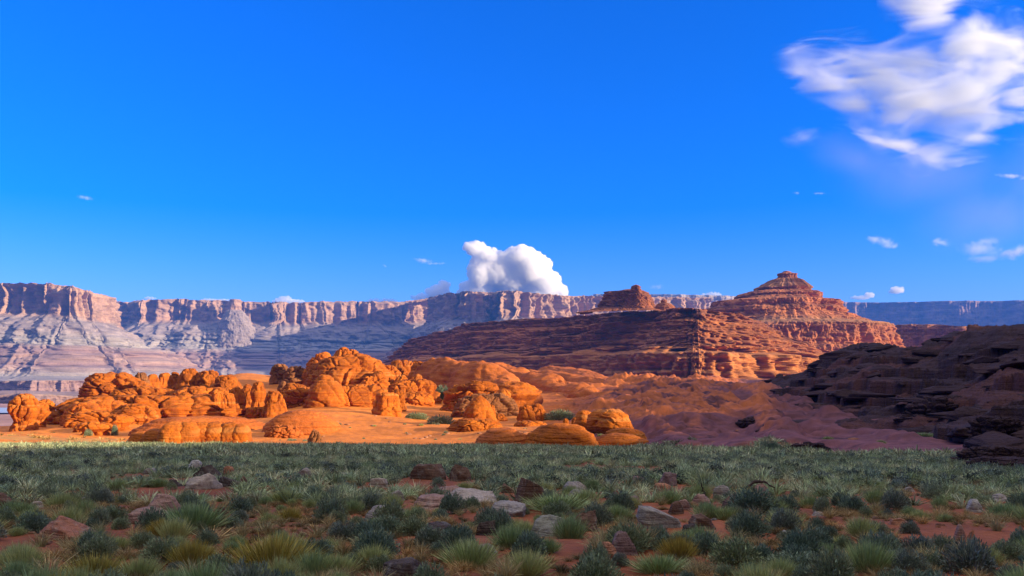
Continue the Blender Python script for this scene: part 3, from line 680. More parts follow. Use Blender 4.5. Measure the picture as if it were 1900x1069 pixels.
def dome(name, u, vb, w_, vt, label, df=0.9, p=2.9, shape='dome', seed=0, cell=0.42, zst=0.9, groove=0.24, block=0.13, bed=0.05, lump=0.10, lean=0.0, yaw=None, mat=None, group='rounded blocks of the orange rock formation', at=None, cat='rock'):
    """one rounded sandstone block: w_ pixels wide, from row vb up to row vt, standing where the ground meets row vb"""
    if at is None: x, y, z = hit(u, vb)
    else:
        y = hit(*at)[1]; x = (u - U0) / F * y; z = (VH - vb) / F * y
    w_ = w_ * 1.14
    nt_ = int(min(280, max(84, w_ * 2.6))); _TH, _PH = np.meshgrid(np.linspace(0, 2 * pi, nt_ + 1)[:-1], np.linspace(0.001, pi * 0.74, int(nt_ * 0.55)))
    k = y / F
    W, H = w_ * k / 2, (vb - vt) * k; D = W * df
    sx, cy, cz = np.sin(_PH) * np.cos(_TH), np.sin(_PH) * np.sin(_TH), np.cos(_PH)
    r = (np.abs(sx) ** p + np.abs(cy) ** p + np.abs(cz) ** p) ** (-1.0 / p)
    X, Yy, Z = sx * r * W, cy * r * D, cz * r * H
    hn = (Z / H).clip(-1, 1)
    Z = np.where(Z < 0, Z * 0.55, Z)
    if shape == 'mushroom': sc_ = 1 - 0.30 * (1 - sstep(0.25, 0.55, hn)) + 0.06 * np.cos(hn * 9)
    elif shape == 'egg': sc_ = 1.0 - 0.42 * hn.clip(0, 1) ** 1.6
    elif shape == 'cone': sc_ = 1.0 - 0.62 * hn.clip(0, 1) ** 0.9
    elif shape == 'waist': sc_ = 1 - 0.22 * np.exp(-((hn - 0.42) / 0.16) ** 2)
    elif shape == 'flat': sc_ = 1 + 0.0 * hn
    else: sc_ = 1.0 - 0.12 * hn.clip(0, 1)
    X, Yy = X * sc_ + lean * W * hn, Yy * sc_
    S = max(min(W, H * 0.9), 0.4 * W); o = seed * 13.7
    nx, ny, nz = X / W, Yy / D, Z / H
    n_ = np.sqrt(nx * nx + ny * ny + nz * nz) + 1e-6; nx, ny, nz = nx / n_, ny / n_, nz / n_
    cs = cell * W * 2
    wx, wy, wz = (0.25 * fbm(X / cs + o, Yy / cs, Z / cs, 2, 200 + i) for i in range(3))
    f1, f2, cid = worley(X / cs + wx + o, Yy / cs + wy, Z / (cs * zst) + wz, 210)
    g1, g2, gid = worley(X / (cs * .45) + wx + o, Yy / (cs * .45) + wy, Z / (cs * .3 * zst) + 2 * wz, 215)
    disp = -groove * S * np.exp(-((f2 - f1) / 0.08) ** 2) - 0.30 * groove * S * np.exp(-((g2 - g1) / 0.09) ** 2) + 0.08 * block * S * (gid - .5) + block * S * (cid - 0.5) + 0.22 * block * S * (0.5 - f1)
    disp = disp + lump * S * fbm(X / (1.3 * W) + o, Yy / (1.3 * W), Z / (1.3 * W), 3, 220) + 0.03 * S * fbm(X / (0.2 * W) + o, Yy / (.2 * W), Z / (.1 * W), 3, 230)
    if bed:
        zz = Z / (H * 0.16) + 0.5 * fbm(X / W + o, Yy / W, Z / H, 2, 240)
        disp = disp + bed * S * (vnoise(zz, o, 0, 241) - 0.6 * np.exp(-(((zz % 1.0) - 0.5) / 0.12) ** 2))
    disp = disp * sstep(-0.6, 0.0, hn + 0.6)
    X, Yy, Z = X + nx * disp, Yy + ny * disp, Z + nz * disp * 0.8
    V = np.stack([X, Yy, Z], -1).reshape(-1, 3)
    top = np.array([[X[0].mean(), Yy[0].mean(), Z[0].mean()]]); n0 = len(V)
    fc = grid_faces(*X.shape, wrap=True)[:, ::-1]
    cap = np.stack([np.full(nt_, n0), np.arange(nt_), np.roll(np.arange(nt_), -1)], -1)
    ob = link(name, mesh_data(name, np.vstack([V, top]), [fc, cap], mat or M_dome), None, (x, y, z - 0.02 * H))
    ob.rotation_euler = (0, 0, (seed * 2.399 % 1.2 - 0.6) if yaw is None else yaw)
    return tag(ob, label, cat, group)

R = 'rock_block'
DOMES = [
 # u, v base, width, v top, label, options
 (44, 797, 50, 727, 'mushroom topped knob at the left end of the orange rocks', dict(shape='mushroom', p=3, seed=1, cell=.5)),
 (68, 793, 40, 744, 'second capped knob beside the leftmost mushroom knob', dict(shape='mushroom', p=3, seed=2, cell=.5)),
 (84, 786, 34, 741, 'small bulging knob behind the two leftmost knobs', dict(shape='waist', seed=3)),
 (108, 772, 36, 752, 'flat wedge of rock right of the leftmost knobs', dict(df=1.4, seed=4, p=3, bed=.05)),
 (126, 770, 9, 748, 'thin dark stone post between the left knobs and the big whaleback block', dict(shape='waist', seed=5, cell=.8)),
 (150, 789, 64, 746, 'smooth sloping block at the left foot of the large jointed dome', dict(seed=6, df=1.2, cell=.6, lean=.2)),
 (190, 785, 84, 742, 'broad sloping block below the large jointed dome', dict(seed=7, df=1.1, cell=.5, groove=.12)),
 (176, 804, 58, 778, 'low overhanging block by the small green bushes', dict(shape='mushroom', p=3, seed=8, cell=.6, df=.8)),
 (219, 797, 48, 765, 'overhanging block right of the small green bushes', dict(shape='mushroom', p=3, seed=9, cell=.7, df=.8)),
 (150, 800, 22, 782, 'small rounded block at the dark corner under the left rocks', dict(seed=10)),
 (252, 790, 70, 752, 'sloping cracked slab between the overhanging blocks and the front wall', dict(seed=11, df=1.2, cell=.4)),
 (232, 747, 122, 691, 'large jointed dome with stacked blocks and a pointed left top', dict(seed=12, p=2.5, cell=.24, zst=.6, groove=.2, block=.12, lean=-.25, df=.8, bed=.05)),
 (208, 712, 32, 690, 'pointed cap on the large jointed dome', dict(seed=13, at=(222, 747), shape='egg')),
 (250, 768, 165, 738, 'long ledge of cracked layers under the large jointed dome', dict(seed=14, p=3.4, cell=.2, zst=.7, groove=.2, block=.14, df=.45, bed=.08)),
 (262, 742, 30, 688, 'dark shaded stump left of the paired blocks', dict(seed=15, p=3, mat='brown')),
 (284, 735, 26, 686, 'left one of the paired upright blocks on the skyline', dict(seed=16, p=3.6, cell=.7, zst=.9, groove=.14)),
 (306, 735, 26, 687, 'right one of the paired upright blocks on the skyline', dict(seed=17, p=3.6, cell=.7, groove=.14)),
 (324, 750, 26, 690, 'narrow block in the dark cleft right of the paired blocks', dict(seed=18, p=3)),
 (352, 752, 42, 683, 'tall block with a rounded cap at the left of the jointed wall', dict(seed=19, p=3.2, cell=.45, groove=.15, block=.14)),
 (385, 752, 56, 685, 'broad rounded back of the jointed wall', dict(seed=20, p=2.8, cell=.4, df=1.2)),
 (420, 757, 58, 690, 'sloping shoulder at the right of the jointed wall', dict(seed=21, p=2.7, cell=.45, df=1.1)),
 (345, 772, 30, 724, 'lower left pillar of the jointed wall', dict(seed=22, p=3.4, zst=1.2, cell=.6, groove=.16)),
 (362, 770, 22, 722, 'slim pillar standing in front of the jointed wall', dict(seed=23, p=3.2, zst=.8, cell=.9, shape='waist')),
 (383, 771, 26, 727, 'dark sided pillar in the middle of the jointed wall', dict(seed=24, p=3.4, zst=1.3, cell=.7, groove=.16)),
 (404, 771, 24, 720, 'square pillar with a flat top in the jointed wall', dict(seed=25, p=4, zst=1.3, cell=.8)),
 (424, 770, 26, 724, 'rounded pillar at the right end of the jointed wall', dict(seed=26, p=3.2, zst=1.2, cell=.7)),
 (440, 768, 34, 712, 'leaning slab joining the jointed wall to the slim pinnacle', dict(seed=27, p=2.8, cell=.6)),
 (320, 776, 40, 745, 'cluster of small cracked blocks left of the pillars', dict(seed=28, cell=.25, groove=.2, block=.22, p=3)),
 (460, 764, 22, 712, 'dark stack left of the slim pinnacle', dict(seed=29, shape='waist', p=3)),
 (479, 768, 28, 703, 'slim pinnacle with a knob on top', dict(seed=30, shape='waist', p=2.8, cell=.6, zst=.7)),
 (509, 770, 40, 719, 'blunt dome with layered foot beside the slim pinnacle', dict(seed=31, p=3, cell=.7, bed=.08, shape='dome')),
 (478, 772, 34, 750, 'squared foot block under the slim pinnacle', dict(seed=32, p=4)),
 (520, 712, 34, 675, 'dark brown boulder on the grassy shelf, left one', dict(seed=33, mat='brown', df=.9)),
 (549, 716, 44, 677, 'dark brown layered boulder on the grassy shelf, right one', dict(seed=34, mat='brown', bed=.1)),
 (548, 748, 52, 712, 'layered ledge between the blunt dome and the highest dome', dict(seed=35, bed=.12, cell=.3, groove=.14)),
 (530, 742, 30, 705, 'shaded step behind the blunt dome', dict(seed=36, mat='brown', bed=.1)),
 # the highest group
 (650, 735, 150, 656, 'massive core of the highest dome group', dict(seed=37, p=2.4, cell=.26, groove=.1, block=.12, df=.7)),
 (645, 700, 62, 643, 'summit block crowning the highest dome group', dict(seed=38, p=2.8, cell=.5, at=(650, 735), bed=.06)),
 (592, 715, 56, 652, 'left upper shoulder of the highest dome group', dict(seed=39, p=2.6, cell=.5, lean=.15)),
 (590, 735, 44, 674, 'shaded lower left flank of the highest dome group', dict(seed=40, cell=.45, p=2.8)),
 (604, 753, 64, 693, 'big beehive dome with banded foot in front of the highest group', dict(seed=41, p=2.5, cell=.8, bed=.06, groove=.06, shape='egg')),
 (628, 728, 26, 690, 'leaning slab right of the big beehive dome', dict(seed=42, lean=.4)),
 (622, 700, 34, 660, 'upright block below the summit block on the left', dict(seed=43, p=3)),
 (656, 738, 44, 686, 'smooth pitted egg shaped block in the middle of the highest group', dict(seed=44, shape='mushroom', p=2.4, groove=.03, block=.04)),
 (668, 712, 44, 655, 'smooth squared block under the summit block', dict(seed=45, p=3, groove=.06)),
 (704, 700, 60, 667, 'long low shoulder falling right from the summit block', dict(seed=46, df=1, lean=-.2, cell=.5)),
 (684, 742, 32, 697, 'dark narrow block right of the pitted egg', dict(seed=47, p=2.8, cell=.7)),
 (703, 742, 40, 690, 'rounded two part block right of the dark narrow block', dict(seed=48, cell=.6)),
 (682, 712, 30, 682, 'small knobbly block above the two part block', dict(seed=49, cell=.4)),
 (710, 715, 36, 680, 'slanting block above the square front block', dict(seed=50, lean=-.3, cell=.5)),
 (742, 722, 46, 668, 'tall finger block at the upper left of the clustered fingers', dict(seed=51, p=2.6, cell=.5, zst=1.4)),
 (762, 720, 40, 669, 'rounded middle finger block of the clustered fingers', dict(seed=52, cell=.6, zst=1.5, lean=-.1)),
 (780, 728, 36, 672, 'sloping right finger block of the clustered fingers', dict(seed=53, cell=.5, zst=1.4, lean=-.2)),
 (746, 742, 36, 697, 'tongue shaped block at the front of the clustered fingers', dict(seed=54, shape='egg', cell=.9)),
 (774, 740, 38, 692, 'paired tongue block at the front right of the clustered fingers', dict(seed=55, shape='egg', cell=.8)),
 (794, 734, 32, 708, 'low outlying knob right of the clustered fingers', dict(seed=56)),
 (770, 748, 60, 728, 'rubbly apron of blocks below the clustered fingers', dict(seed=57, cell=.2, groove=.2, block=.25, p=3)),
 (718, 768, 44, 722, 'square front block with banded faces on the sand', dict(seed=58, p=4, cell=.4, bed=.08, groove=.08)),
 (741, 764, 24, 722, 'narrow split off piece at the right of the square front block', dict(seed=59, p=3, shape='waist')),
 # middle group
 (868, 762, 84, 707, 'large boulder with a layered cap and deeply shaded left side', dict(seed=60, p=2.8, bed=.07, cell=.5)),
 (893, 720, 52, 706, 'layered cap slabs on the large shaded boulder', dict(seed=61, p=3, bed=.2, cell=.4, at=(868, 762))),
 (890, 790, 54, 733, 'smooth egg boulder in front of the large shaded boulder', dict(seed=62, shape='egg', p=2.8, groove=.05, block=.05, cell=.9)),
 (910, 786, 20, 750, 'narrow slab against the right side of the egg boulder', dict(seed=63, p=3)),
 (954, 757, 84, 705, 'wide overhanging dome behind the pillar', dict(seed=64, p=2.9, shape='mushroom', cell=.8, groove=.06)),
 (935, 764, 30, 722, 'rounded pillar in front of the wide overhanging dome', dict(seed=65, shape='waist', p=2.6, cell=.8)),
 (918, 762, 22, 722, 'shaded pillar between the egg boulder and the wide dome', dict(seed=66, p=2.8)),
 (976, 786, 30, 753, 'left half of the twin boulder on the pedestal', dict(seed=67, cell=.8, bed=.05)),
 (996, 784, 32, 749, 'right half of the twin boulder on the pedestal', dict(seed=68, cell=.8)),
 (1009, 783, 16, 767, 'small stone tucked beside the twin boulder', dict(seed=69)),
 (985, 794, 50, 782, 'flat pedestal under the twin boulder', dict(seed=70, p=4, bed=.1)),
 (925, 780, 30, 764, 'heap of small broken blocks between egg and twin boulders', dict(seed=71, cell=.25, groove=.25, block=.3)),
 (882, 803, 86, 784, 'flat slab carrying the egg boulder', dict(seed=72, p=3, cell=.35, bed=.12, df=1)),
 (934, 828, 98, 792, 'low brown dome at the edge of the scrub', dict(seed=73, p=2.2, cell=1.0, groove=.03, block=.03, bed=.05, df=1, mat='slick')),
 (1040, 829, 126, 783, 'broad low dome with a shaded left face at the edge of the scrub', dict(seed=74, p=2.3, cell=.6, groove=.05, block=.06, df=.9)),
 (1050, 800, 12, 776, 'little stone tooth on the broad low dome', dict(seed=75, at=(1040, 827))),
 (1086, 810, 36, 767, 'leaning standing stone behind the broad low dome', dict(seed=76, p=2.9, lean=-.12, cell=.8, groove=.04)),
 (1066, 806, 12, 780, 'thin shard left of the leaning standing stone', dict(seed=77)),
 (1130, 812, 60, 780, 'rounded sunlit hump right of the leaning standing stone', dict(seed=78, df=1.3, groove=.05)),
 (1160, 815, 60, 792, 'flattened hump at the right end of the sunlit domes', dict(seed=79, df=1.3, groove=.06)),
 (1150, 826, 90, 806, 'lowest smooth hump before the purple slickrock', dict(seed=80, df=1.2, groove=.03, block=.03, p=2.2)),
 # foreground boulder and rubble by the sand
 (585, 823, 30, 797, 'dark pointed boulder alone at the edge of the sand', dict(seed=81, shape='cone', mat='brown', p=3)),
 (528, 806, 60, 786, 'broken brown ledge on the sand left of the dark pointed boulder', dict(seed=82, mat='slick', cell=.2, groove=.25, block=.3, p=3)),
]
for k, lx, vt_, vb_, wd, lab in ((0, 262, 788, 818, 36, 'left end block of the low front wall'), (1, 290, 784, 820, 38, 'block of the low front wall with a shaded left notch'), (2, 322, 776, 821, 42, 'rounded third block of the low front wall'),
                                (3, 350, 775, 821, 36, 'fourth block of the low front wall under a pale band'), (4, 376, 776, 820, 34, 'narrow fifth block of the low front wall'), (5, 402, 778, 820, 36, 'sixth block of the low front wall'),
                                (6, 426, 780, 820, 32, 'seventh block of the low front wall'), (7, 448, 784, 820, 30, 'right end block of the low front wall')):
    DOMES.append((lx, vb_, wd * 1.16, vt_, lab, dict(seed=90 + k, p=3.2, df=1.8, cell=.9, groove=.05, block=.05, lump=.08, lean=.08 * (-1) ** k, yaw=0.25)))
DOMES.append((380, 800, 230, 768, 'smooth sloping back of the low front wall', dict(seed=99, df=.42, p=2.3, groove=.02, block=.02, mat='slick')))
DOMES.append((560, 800, 130, 760, 'smooth sand coloured swell between the front wall and the square block', dict(seed=100, df=.7, p=2.1, groove=.0, block=.0, mat='slick', lump=.05)))
DOMES += [
 (300, 776, 320, 734, 'broad cracked base joining the pillars and the jointed dome', dict(seed=120, df=.35, p=3.4, cell=.11, zst=1.3, groove=.2, block=.16)),
 (390, 760, 150, 712, 'deeply split core behind the pillars of the jointed wall', dict(seed=121, df=.5, p=3.6, cell=.2, zst=1.4, groove=.2, block=.16)),
 (270, 762, 120, 716, 'stepped blocks filling the cleft behind the pointed jointed dome', dict(seed=122, df=.5, p=3.4, cell=.24, groove=.2, block=.16)),
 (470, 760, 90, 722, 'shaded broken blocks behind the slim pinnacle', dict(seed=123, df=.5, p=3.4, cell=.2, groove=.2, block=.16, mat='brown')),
 (560, 752, 90, 722, 'broken ledges at the left foot of the highest dome group', dict(seed=124, df=.5, p=3.4, cell=.18, groove=.2, block=.16, bed=.1)),
 (655, 752, 130, 712, 'cracked blocks packed under the front of the highest dome group', dict(seed=125, df=.4, p=3.2, cell=.26, zst=1.2, groove=.2, block=.16)),
 (765, 745, 90, 704, 'tight cluster of split blocks behind the finger blocks', dict(seed=126, df=.5, p=3.2, cell=.27, zst=1.4, groove=.2, block=.16)),
 (715, 735, 60, 676, 'steep split wall between the summit block and the fingers', dict(seed=127, df=.6, p=3.2, cell=.24, zst=1.7, groove=.2, block=.16)),
 (900, 770, 120, 722, 'broken blocks between the large shaded boulder and the wide dome', dict(seed=128, df=.4, p=3.2, cell=.18, groove=.2, block=.16, mat='brown')),
 (200, 792, 130, 768, 'cracked pavement of blocks linking the sloping blocks at the left', dict(seed=129, df=.5, p=3.4, cell=.24, groove=.2, block=.16)),
]
MM = {'brown': M_brown, 'slick': M_slick}
for (u, vb, w_, vt, lab, kw) in DOMES:
    kw = dict(kw)
    if 'mat' in kw: kw['mat'] = MM[kw['mat']]
    dome('rock_dome' if w_ > 60 else 'rock_block', u, vb, w_, vt, lab, **kw)

# ------------------------------------------------------------------ whalebacks of slickrock
def whaleback(path, hw, hh, label, seed, mat=None):
    P = np.array([((u - U0) / F * Y, Y, (VH - v) / F * Y) for u, v, Y in path])
    t = np.concatenate([[0], np.cumsum(np.hypot(*np.diff(P[:, :2], axis=0).T))]); n = 220; m = 80
    s = np.linspace(0, t[-1], n)
    X, Y, Z = (smooth(np.interp(s, t, P[:, k]), 14) for k in range(3))
    tx, ty = np.gradient(X), np.gradient(Y); L = np.hypot(tx, ty); nx, ny = -ty / L, tx / L
    a = np.linspace(-0.15, pi + 0.15, m)[:, None]
    taper = (np.minimum(sstep(0.0, 0.14, s / t[-1]), sstep(0.0, 0.16, 1 - s / t[-1])) ** 0.5)[None, :]
    r = (np.abs(np.cos(a)) ** 2.5 + np.abs(np.sin(a)) ** 2.5) ** (-1 / 2.5)
    off, up = np.cos(a) * r * hw * (0.25 + 0.75 * taper), (np.sin(a) * r - 1) * hh - (1 - taper) * hh
    XX, YY, ZZ = X + nx * off, Y + ny * off, Z + up
    q = np.stack([XX, YY, ZZ])
    d = 0.10 * hh * fbm(XX / 9, YY / 9, ZZ / 7, 4, 300 + seed) + 0.05 * hh * vnoise(ZZ / 1.5 + 0.1 * XX, 0, 0, 310 + seed)
    gx = ridged(off / 4.5 + 0.7 * fbm(XX / 22, YY / 22, 0, 2, seed), s[None, :] / 50 + 0 * off, 0, 3, 320 + seed)
    d = d - 0.09 * hh * sstep(0.72, 0.95, gx)
    XX, YY, ZZ = XX + nx * np.cos(a) * d, YY + ny * np.cos(a) * d, ZZ + np.sin(a) * d
    o = grid_obj('slickrock_ridge', XX, YY, ZZ, mat or M_slick)
    return tag(o, label, 'rock', 'whaleback ridges of slickrock')
whaleback([(772, 676, 335), (805, 664, 325), (860, 664, 306), (905, 676, 290), (935, 698, 275), (950, 716, 262), (960, 735, 250)], 11, 18, 'big whaleback ridge with a black shaded left flank', 1)
whaleback([(880, 672, 405), (930, 676, 388), (975, 690, 366), (1020, 706, 340), (1080, 722, 310), (1150, 742, 275), (1190, 765, 255)], 12, 18, 'long whaleback ridge falling right into the purple slope', 2)
whaleback([(960, 684, 475), (1000, 687, 455), (1050, 690, 432), (1090, 702, 410), (1140, 716, 380), (1200, 738, 345)], 11, 14, 'thin sunlit ridge behind the long whaleback ridge', 3)
whaleback([(1000, 680, 640), (1050, 682, 600), (1090, 690, 560), (1120, 700, 520), (1160, 706, 500)], 14, 10, 'small far ridge of slickrock below the shaded mesa face', 4)
# ------------------------------------------------------------------ boulders
def stone_mesh(name, seed, kind='round', mat=None, n=26, ax=(1, .8, .6), p=2.6, cuts=5, rough=.07, strata=0.0):
    """a boulder of unit half width: rounded block with a few broken faces; base at z = 0"""
    rg = np.random.default_rng(seed)
    th, ph = np.meshgrid(np.linspace(0, 2 * pi, 2 * n + 1)[:-1], np.linspace(0.0, pi * .8, n))
    x, y, z = np.sin(ph) * np.cos(th), np.sin(ph) * np.sin(th), np.cos(ph)
    r = (np.abs(x) ** p + np.abs(y) ** p + np.abs(z) ** p) ** (-1 / p)
    P = np.stack([x * r, y * r, z * r], -1)
    for i in range(cuts):
        d = rg.normal(size=3); d[2] = abs(d[2]) * .7; d /= np.linalg.norm(d); k = rg.uniform(.62, .92)
        over = (P @ d - k).clip(0)[..., None]
        P = P - over * d * .92
    o = seed * 7.31
    dd = rough * fbm(P[..., 0] * 1.6 + o, P[..., 1] * 1.6, P[..., 2] * 1.6, 4, 400) + .3 * rough * fbm(P[..., 0] * 7 + o, P[..., 1] * 7, P[..., 2] * 7, 3, 401)
    if strata:
        s_ = P[..., 2] * 5 + .5 * fbm(P[..., 0] + o, P[..., 1], 0, 2, 402)
        dd = dd + strata * (vnoise(s_, o, 0, 403) - .7 * np.exp(-(((s_ % 1) - .5) / .16) ** 2))
    P = P * (1 + dd[..., None]) * np.array(ax)
    P[..., 2] = np.where(P[..., 2] < 0, P[..., 2] * .5, P[..., 2])
    return mesh_data(name, P.reshape(-1, 3), grid_faces(n, 2 * n, wrap=True)[:, ::-1], mat)

def bmat(name, c, k=.75, strata=5.0):
    lo, hi = tuple(v * k for v in c), tuple(min(.8, v * 1.25) for v in c)
    return rock_mat(name, [(.25, lo), (.5, c), (.78, hi)], size=.35, strata=strata, kind='object', bumpd=.16, layer=.3, lichen=.35)
BM = {'pink': bmat('pinkish_boulder', (.36, .215, .17)), 'gray': bmat('grey_boulder', (.33, .285, .25)), 'pale': bmat('pale_boulder', (.47, .38, .31)),
      'brown': bmat('brown_boulder', (.16, .09, .062)), 'dark': bmat('dark_boulder', (.085, .062, .055)), 'red': bmat('red_boulder', (.36, .15, .09)),
      'orange': bmat('orange_boulder', (.44, .20, .11)), 'green': bmat('lichen_boulder', (.28, .27, .215)), 'white': bmat('whitish_boulder', (.46, .42, .38)), 'purple': bmat('purple_boulder', (.24, .15, .14))}
# u centre, v base, width, height px, colour, kind, label
B = [
 (290, 962, 78, 44, 'pink', 'r', 'pale pink rounded boulder resting against the flat pink slab'),
 (264, 976, 104, 32, 'pink', 'f', 'flat topped pink slab in front of the pale pink rounded boulder'),
 (112, 1006, 165, 62, 'red', 'l', 'long red tapering rock sloping down to the right at the lower left'),
 (106, 936, 28, 17, 'brown', 'r', 'small round brown boulder above the long red tapering rock'),
 (188, 936, 62, 26, 'dark', 'f', 'dark layered slab left of the pale pink rounded boulder'),
 (357, 874, 32, 24, 'white', 's', 'whitish stack of stone at the back of the left boulder heap'),
 (385, 890, 68, 28, 'dark', 'b', 'large dark brown boulder right of the whitish stack'),
 (421, 884, 25, 18, 'orange', 'r', 'small orange boulder at the right of the large dark brown boulder'),
 (372, 912, 74, 32, 'pale', 'r', 'pale domed boulder in front of the large dark brown boulder'),
 (320, 908, 42, 17, 'dark', 'f', 'thin dark slab left of the pale domed boulder'),
 (425, 908, 48, 22, 'dark', 'b', 'dark wedge boulder right of the pale domed boulder'),
 (446, 908, 28, 21, 'brown', 'r', 'round brown stone at the end of the dark wedge boulder'),
 (341, 936, 27, 16, 'brown', 'r', 'small brown stone right of the pale pink rounded boulder'),
 (408, 956, 46, 22, 'brown', 'b', 'rough brown rock below the pale domed boulder'),
 (560, 887, 34, 17, 'gray', 'r', 'low grey boulder in the scrub below the dark pointed boulder'),
 (640, 887, 40, 13, 'gray', 'f', 'flat grey stone in the scrub left of the pale round stone'),
 (274, 884, 34, 14, 'gray', 'f', 'flat grey stone left of the whitish stack'),
 (205, 903, 32, 13, 'gray', 'r', 'grey stone half buried in scrub left of the thin dark slab'),
 (486, 883, 24, 12, 'dark', 'r', 'dark stone right of the left boulder heap'),
 (145, 941, 28, 13, 'pale', 'f', 'pale flat stone left of the dark layered slab'),
 (65, 946, 28, 14, 'pale', 'r', 'pale stone at the head of the long red tapering rock'),
 (2, 946, 42, 32, 'brown', 's', 'layered brown rock cut by the left edge'),
 (29, 838, 20, 11, 'brown', 'b', 'dark reddish rock on the straw strip at the far left'),
 (495, 912, 18, 12, 'orange', 'r', 'small orange stone right of the dark wedge boulder'),
 (981, 936, 72, 55, 'brown', 't', 'tall fissured standing boulder at the middle of the flat'),
 (794, 895, 80, 30, 'brown', 'b', 'low dark mass of rock left of the jagged brown boulder'),
 (853, 896, 50, 33, 'brown', 'j', 'jagged brown boulder behind the long pale ledge'),
 (838, 916, 86, 20, 'pink', 'f', 'pinkish flat slab at the back of the long pale ledge'),
 (880, 938, 124, 30, 'pale', 'f', 'long pale ledge left of the tall fissured boulder'),
 (806, 943, 92, 24, 'pink', 'f', 'middle step of the pale ledges'),
 (706, 960, 104, 30, 'gray', 'f', 'grey ledge at the left end of the long pale ledge'),
 (699, 905, 42, 17, 'pale', 'r', 'pale round stone in the scrub left of the low dark mass of rock'),
 (1063, 912, 60, 21, 'gray', 'r', 'rounded grey boulder behind the grey green boulder'),
 (1075, 936, 54, 30, 'green', 'r', 'grey green rounded boulder right of the tall fissured boulder'),
 (1016, 993, 104, 44, 'green', 'r', 'broad grey domed boulder in front of the yellow green mat'),
 (1082, 988, 56, 38, 'brown', 'd', 'tilted brown layered slab leaning on the broad grey domed boulder'),
 (905, 990, 44, 30, 'dark', 'b', 'dark boulder left of the broad grey domed boulder'),
 (947, 960, 98, 25, 'gray', 'f', 'low grey boulder below the tall fissured boulder'),
 (1227, 986, 90, 32, 'gray', 'd', 'grey layered slab jutting up to the right'),
 (1164, 1034, 60, 45, 'purple', 'b', 'purplish brown block with a banded side near the front'),
 (1137, 1044, 40, 34, 'orange', 'd', 'orange brown slab leaning on the purplish brown block'),
 (747, 1080, 98, 40, 'dark', 'b', 'dark flat topped rock at the bottom edge'),
 (896, 1036, 62, 22, 'gray', 'f', 'flat grey paving slab on bare soil near the front'),
 (1184, 904, 38, 21, 'pink', 'r', 'pinkish rounded boulder behind the purple slab'),
 (1241, 906, 44, 28, 'purple', 'b', 'purple brown angular boulder right of the pinkish rounded boulder'),
 (1230, 915, 52, 18, 'orange', 'r', 'pale orange boulder in front of the purple brown angular boulder'),
 (1176, 944, 56, 23, 'purple', 'f', 'dark purple slab in scrub above the grey layered slab'),
 (738, 933, 32, 20, 'gray', 'j', 'grey pointed stone left of the long pale ledge'),
 (942, 913, 26, 18, 'brown', 'r', 'dark red stone beside the tall fissured boulder'),
 (1254, 957, 34, 26, 'brown', 'r', 'brown stone above the grey layered slab'),
 (802, 990, 76, 22, 'dark', 'f', 'black low slab on bare ground below the long pale ledge'),
 (930, 989, 36, 13, 'dark', 'f', 'black flat stone right of the dark boulder'),
 (1340, 922, 38, 26, 'gray', 'r', 'grey round boulder with a dark underside above the brown wedge'),
 (1358, 948, 42, 25, 'brown', 'd', 'brown wedge stone right of the pinkish block'),
 (1386, 938, 20, 15, 'green', 'r', 'small grey stone right of the brown wedge stone'),
 (1304, 936, 40, 21, 'pink', 'b', 'pinkish brown block left of the brown wedge stone'),
 (1411, 920, 42, 25, 'pink', 'b', 'pale pink boulder overhung by a dead branch'),
 (1811, 946, 38, 25, 'white', 'r', 'pale egg shaped boulder at the far right of the flat'),
 (1856, 926, 48, 15, 'gray', 'f', 'flat grey stone behind the pale egg shaped boulder'),
 (1784, 1004, 26, 38, 'pink', 't', 'upright pink half of the split rock at the right'),
 (1804, 1012, 30, 34, 'orange', 't', 'orange half of the split rock at the right'),
 (1467, 997, 46, 17, 'white', 'r', 'long pale stone behind a dark bush right of centre'),
 (1307, 986, 54, 28, 'brown', 'd', 'brown layered slab tilted beside the black slab at centre right'),
 (1364, 1014, 24, 20, 'orange', 'b', 'small orange block on bare soil at centre right'),
 (1282, 994, 38, 18, 'dark', 'f', 'black slab under the brown layered slab'),
 (1502, 980, 22, 16, 'brown', 'r', 'small brown stone on red soil right of the long pale stone'),
 (1670, 978, 34, 14, 'orange', 'f', 'flat orange stone left of the split rock'),
 (1613, 1005, 30, 14, 'brown', 'r', 'brown stone on red soil left of the split rock'),
 (1463, 951, 30, 10, 'purple', 'f', 'thin purple slab above the long pale stone'),
 (1518, 961, 26, 10, 'gray', 'f', 'thin grey slab right of the thin purple slab'),
 (1270, 952, 28, 22, 'pink', 'r', 'pinkish stone between the brown stone and the pinkish brown block'),
 (1760, 914, 32, 10, 'gray', 'f', 'flat grey stone left of the flat stone behind the egg boulder'),
 (1690, 911, 22, 10, 'gray', 'r', 'small grey stone in pale grass at the right of the flat'),
 (1550, 896, 22, 10, 'gray', 'r', 'small grey stone in pale grass in the middle right of the flat'),
]
BPOS = []
KIND = {'r': dict(p=2.4, cuts=7, rough=.11), 'f': dict(p=3.2, cuts=9, rough=.12, strata=.06), 'b': dict(p=3.2, cuts=11, rough=.10), 'l': dict(p=2.6, cuts=8, rough=.10, strata=.04),
        's': dict(p=3.4, cuts=4, rough=.06, strata=.10), 'j': dict(p=2.8, cuts=9, rough=.16), 't': dict(p=2.7, cuts=6, rough=.08), 'd': dict(p=3.4, cuts=5, rough=.05, strata=.07)}
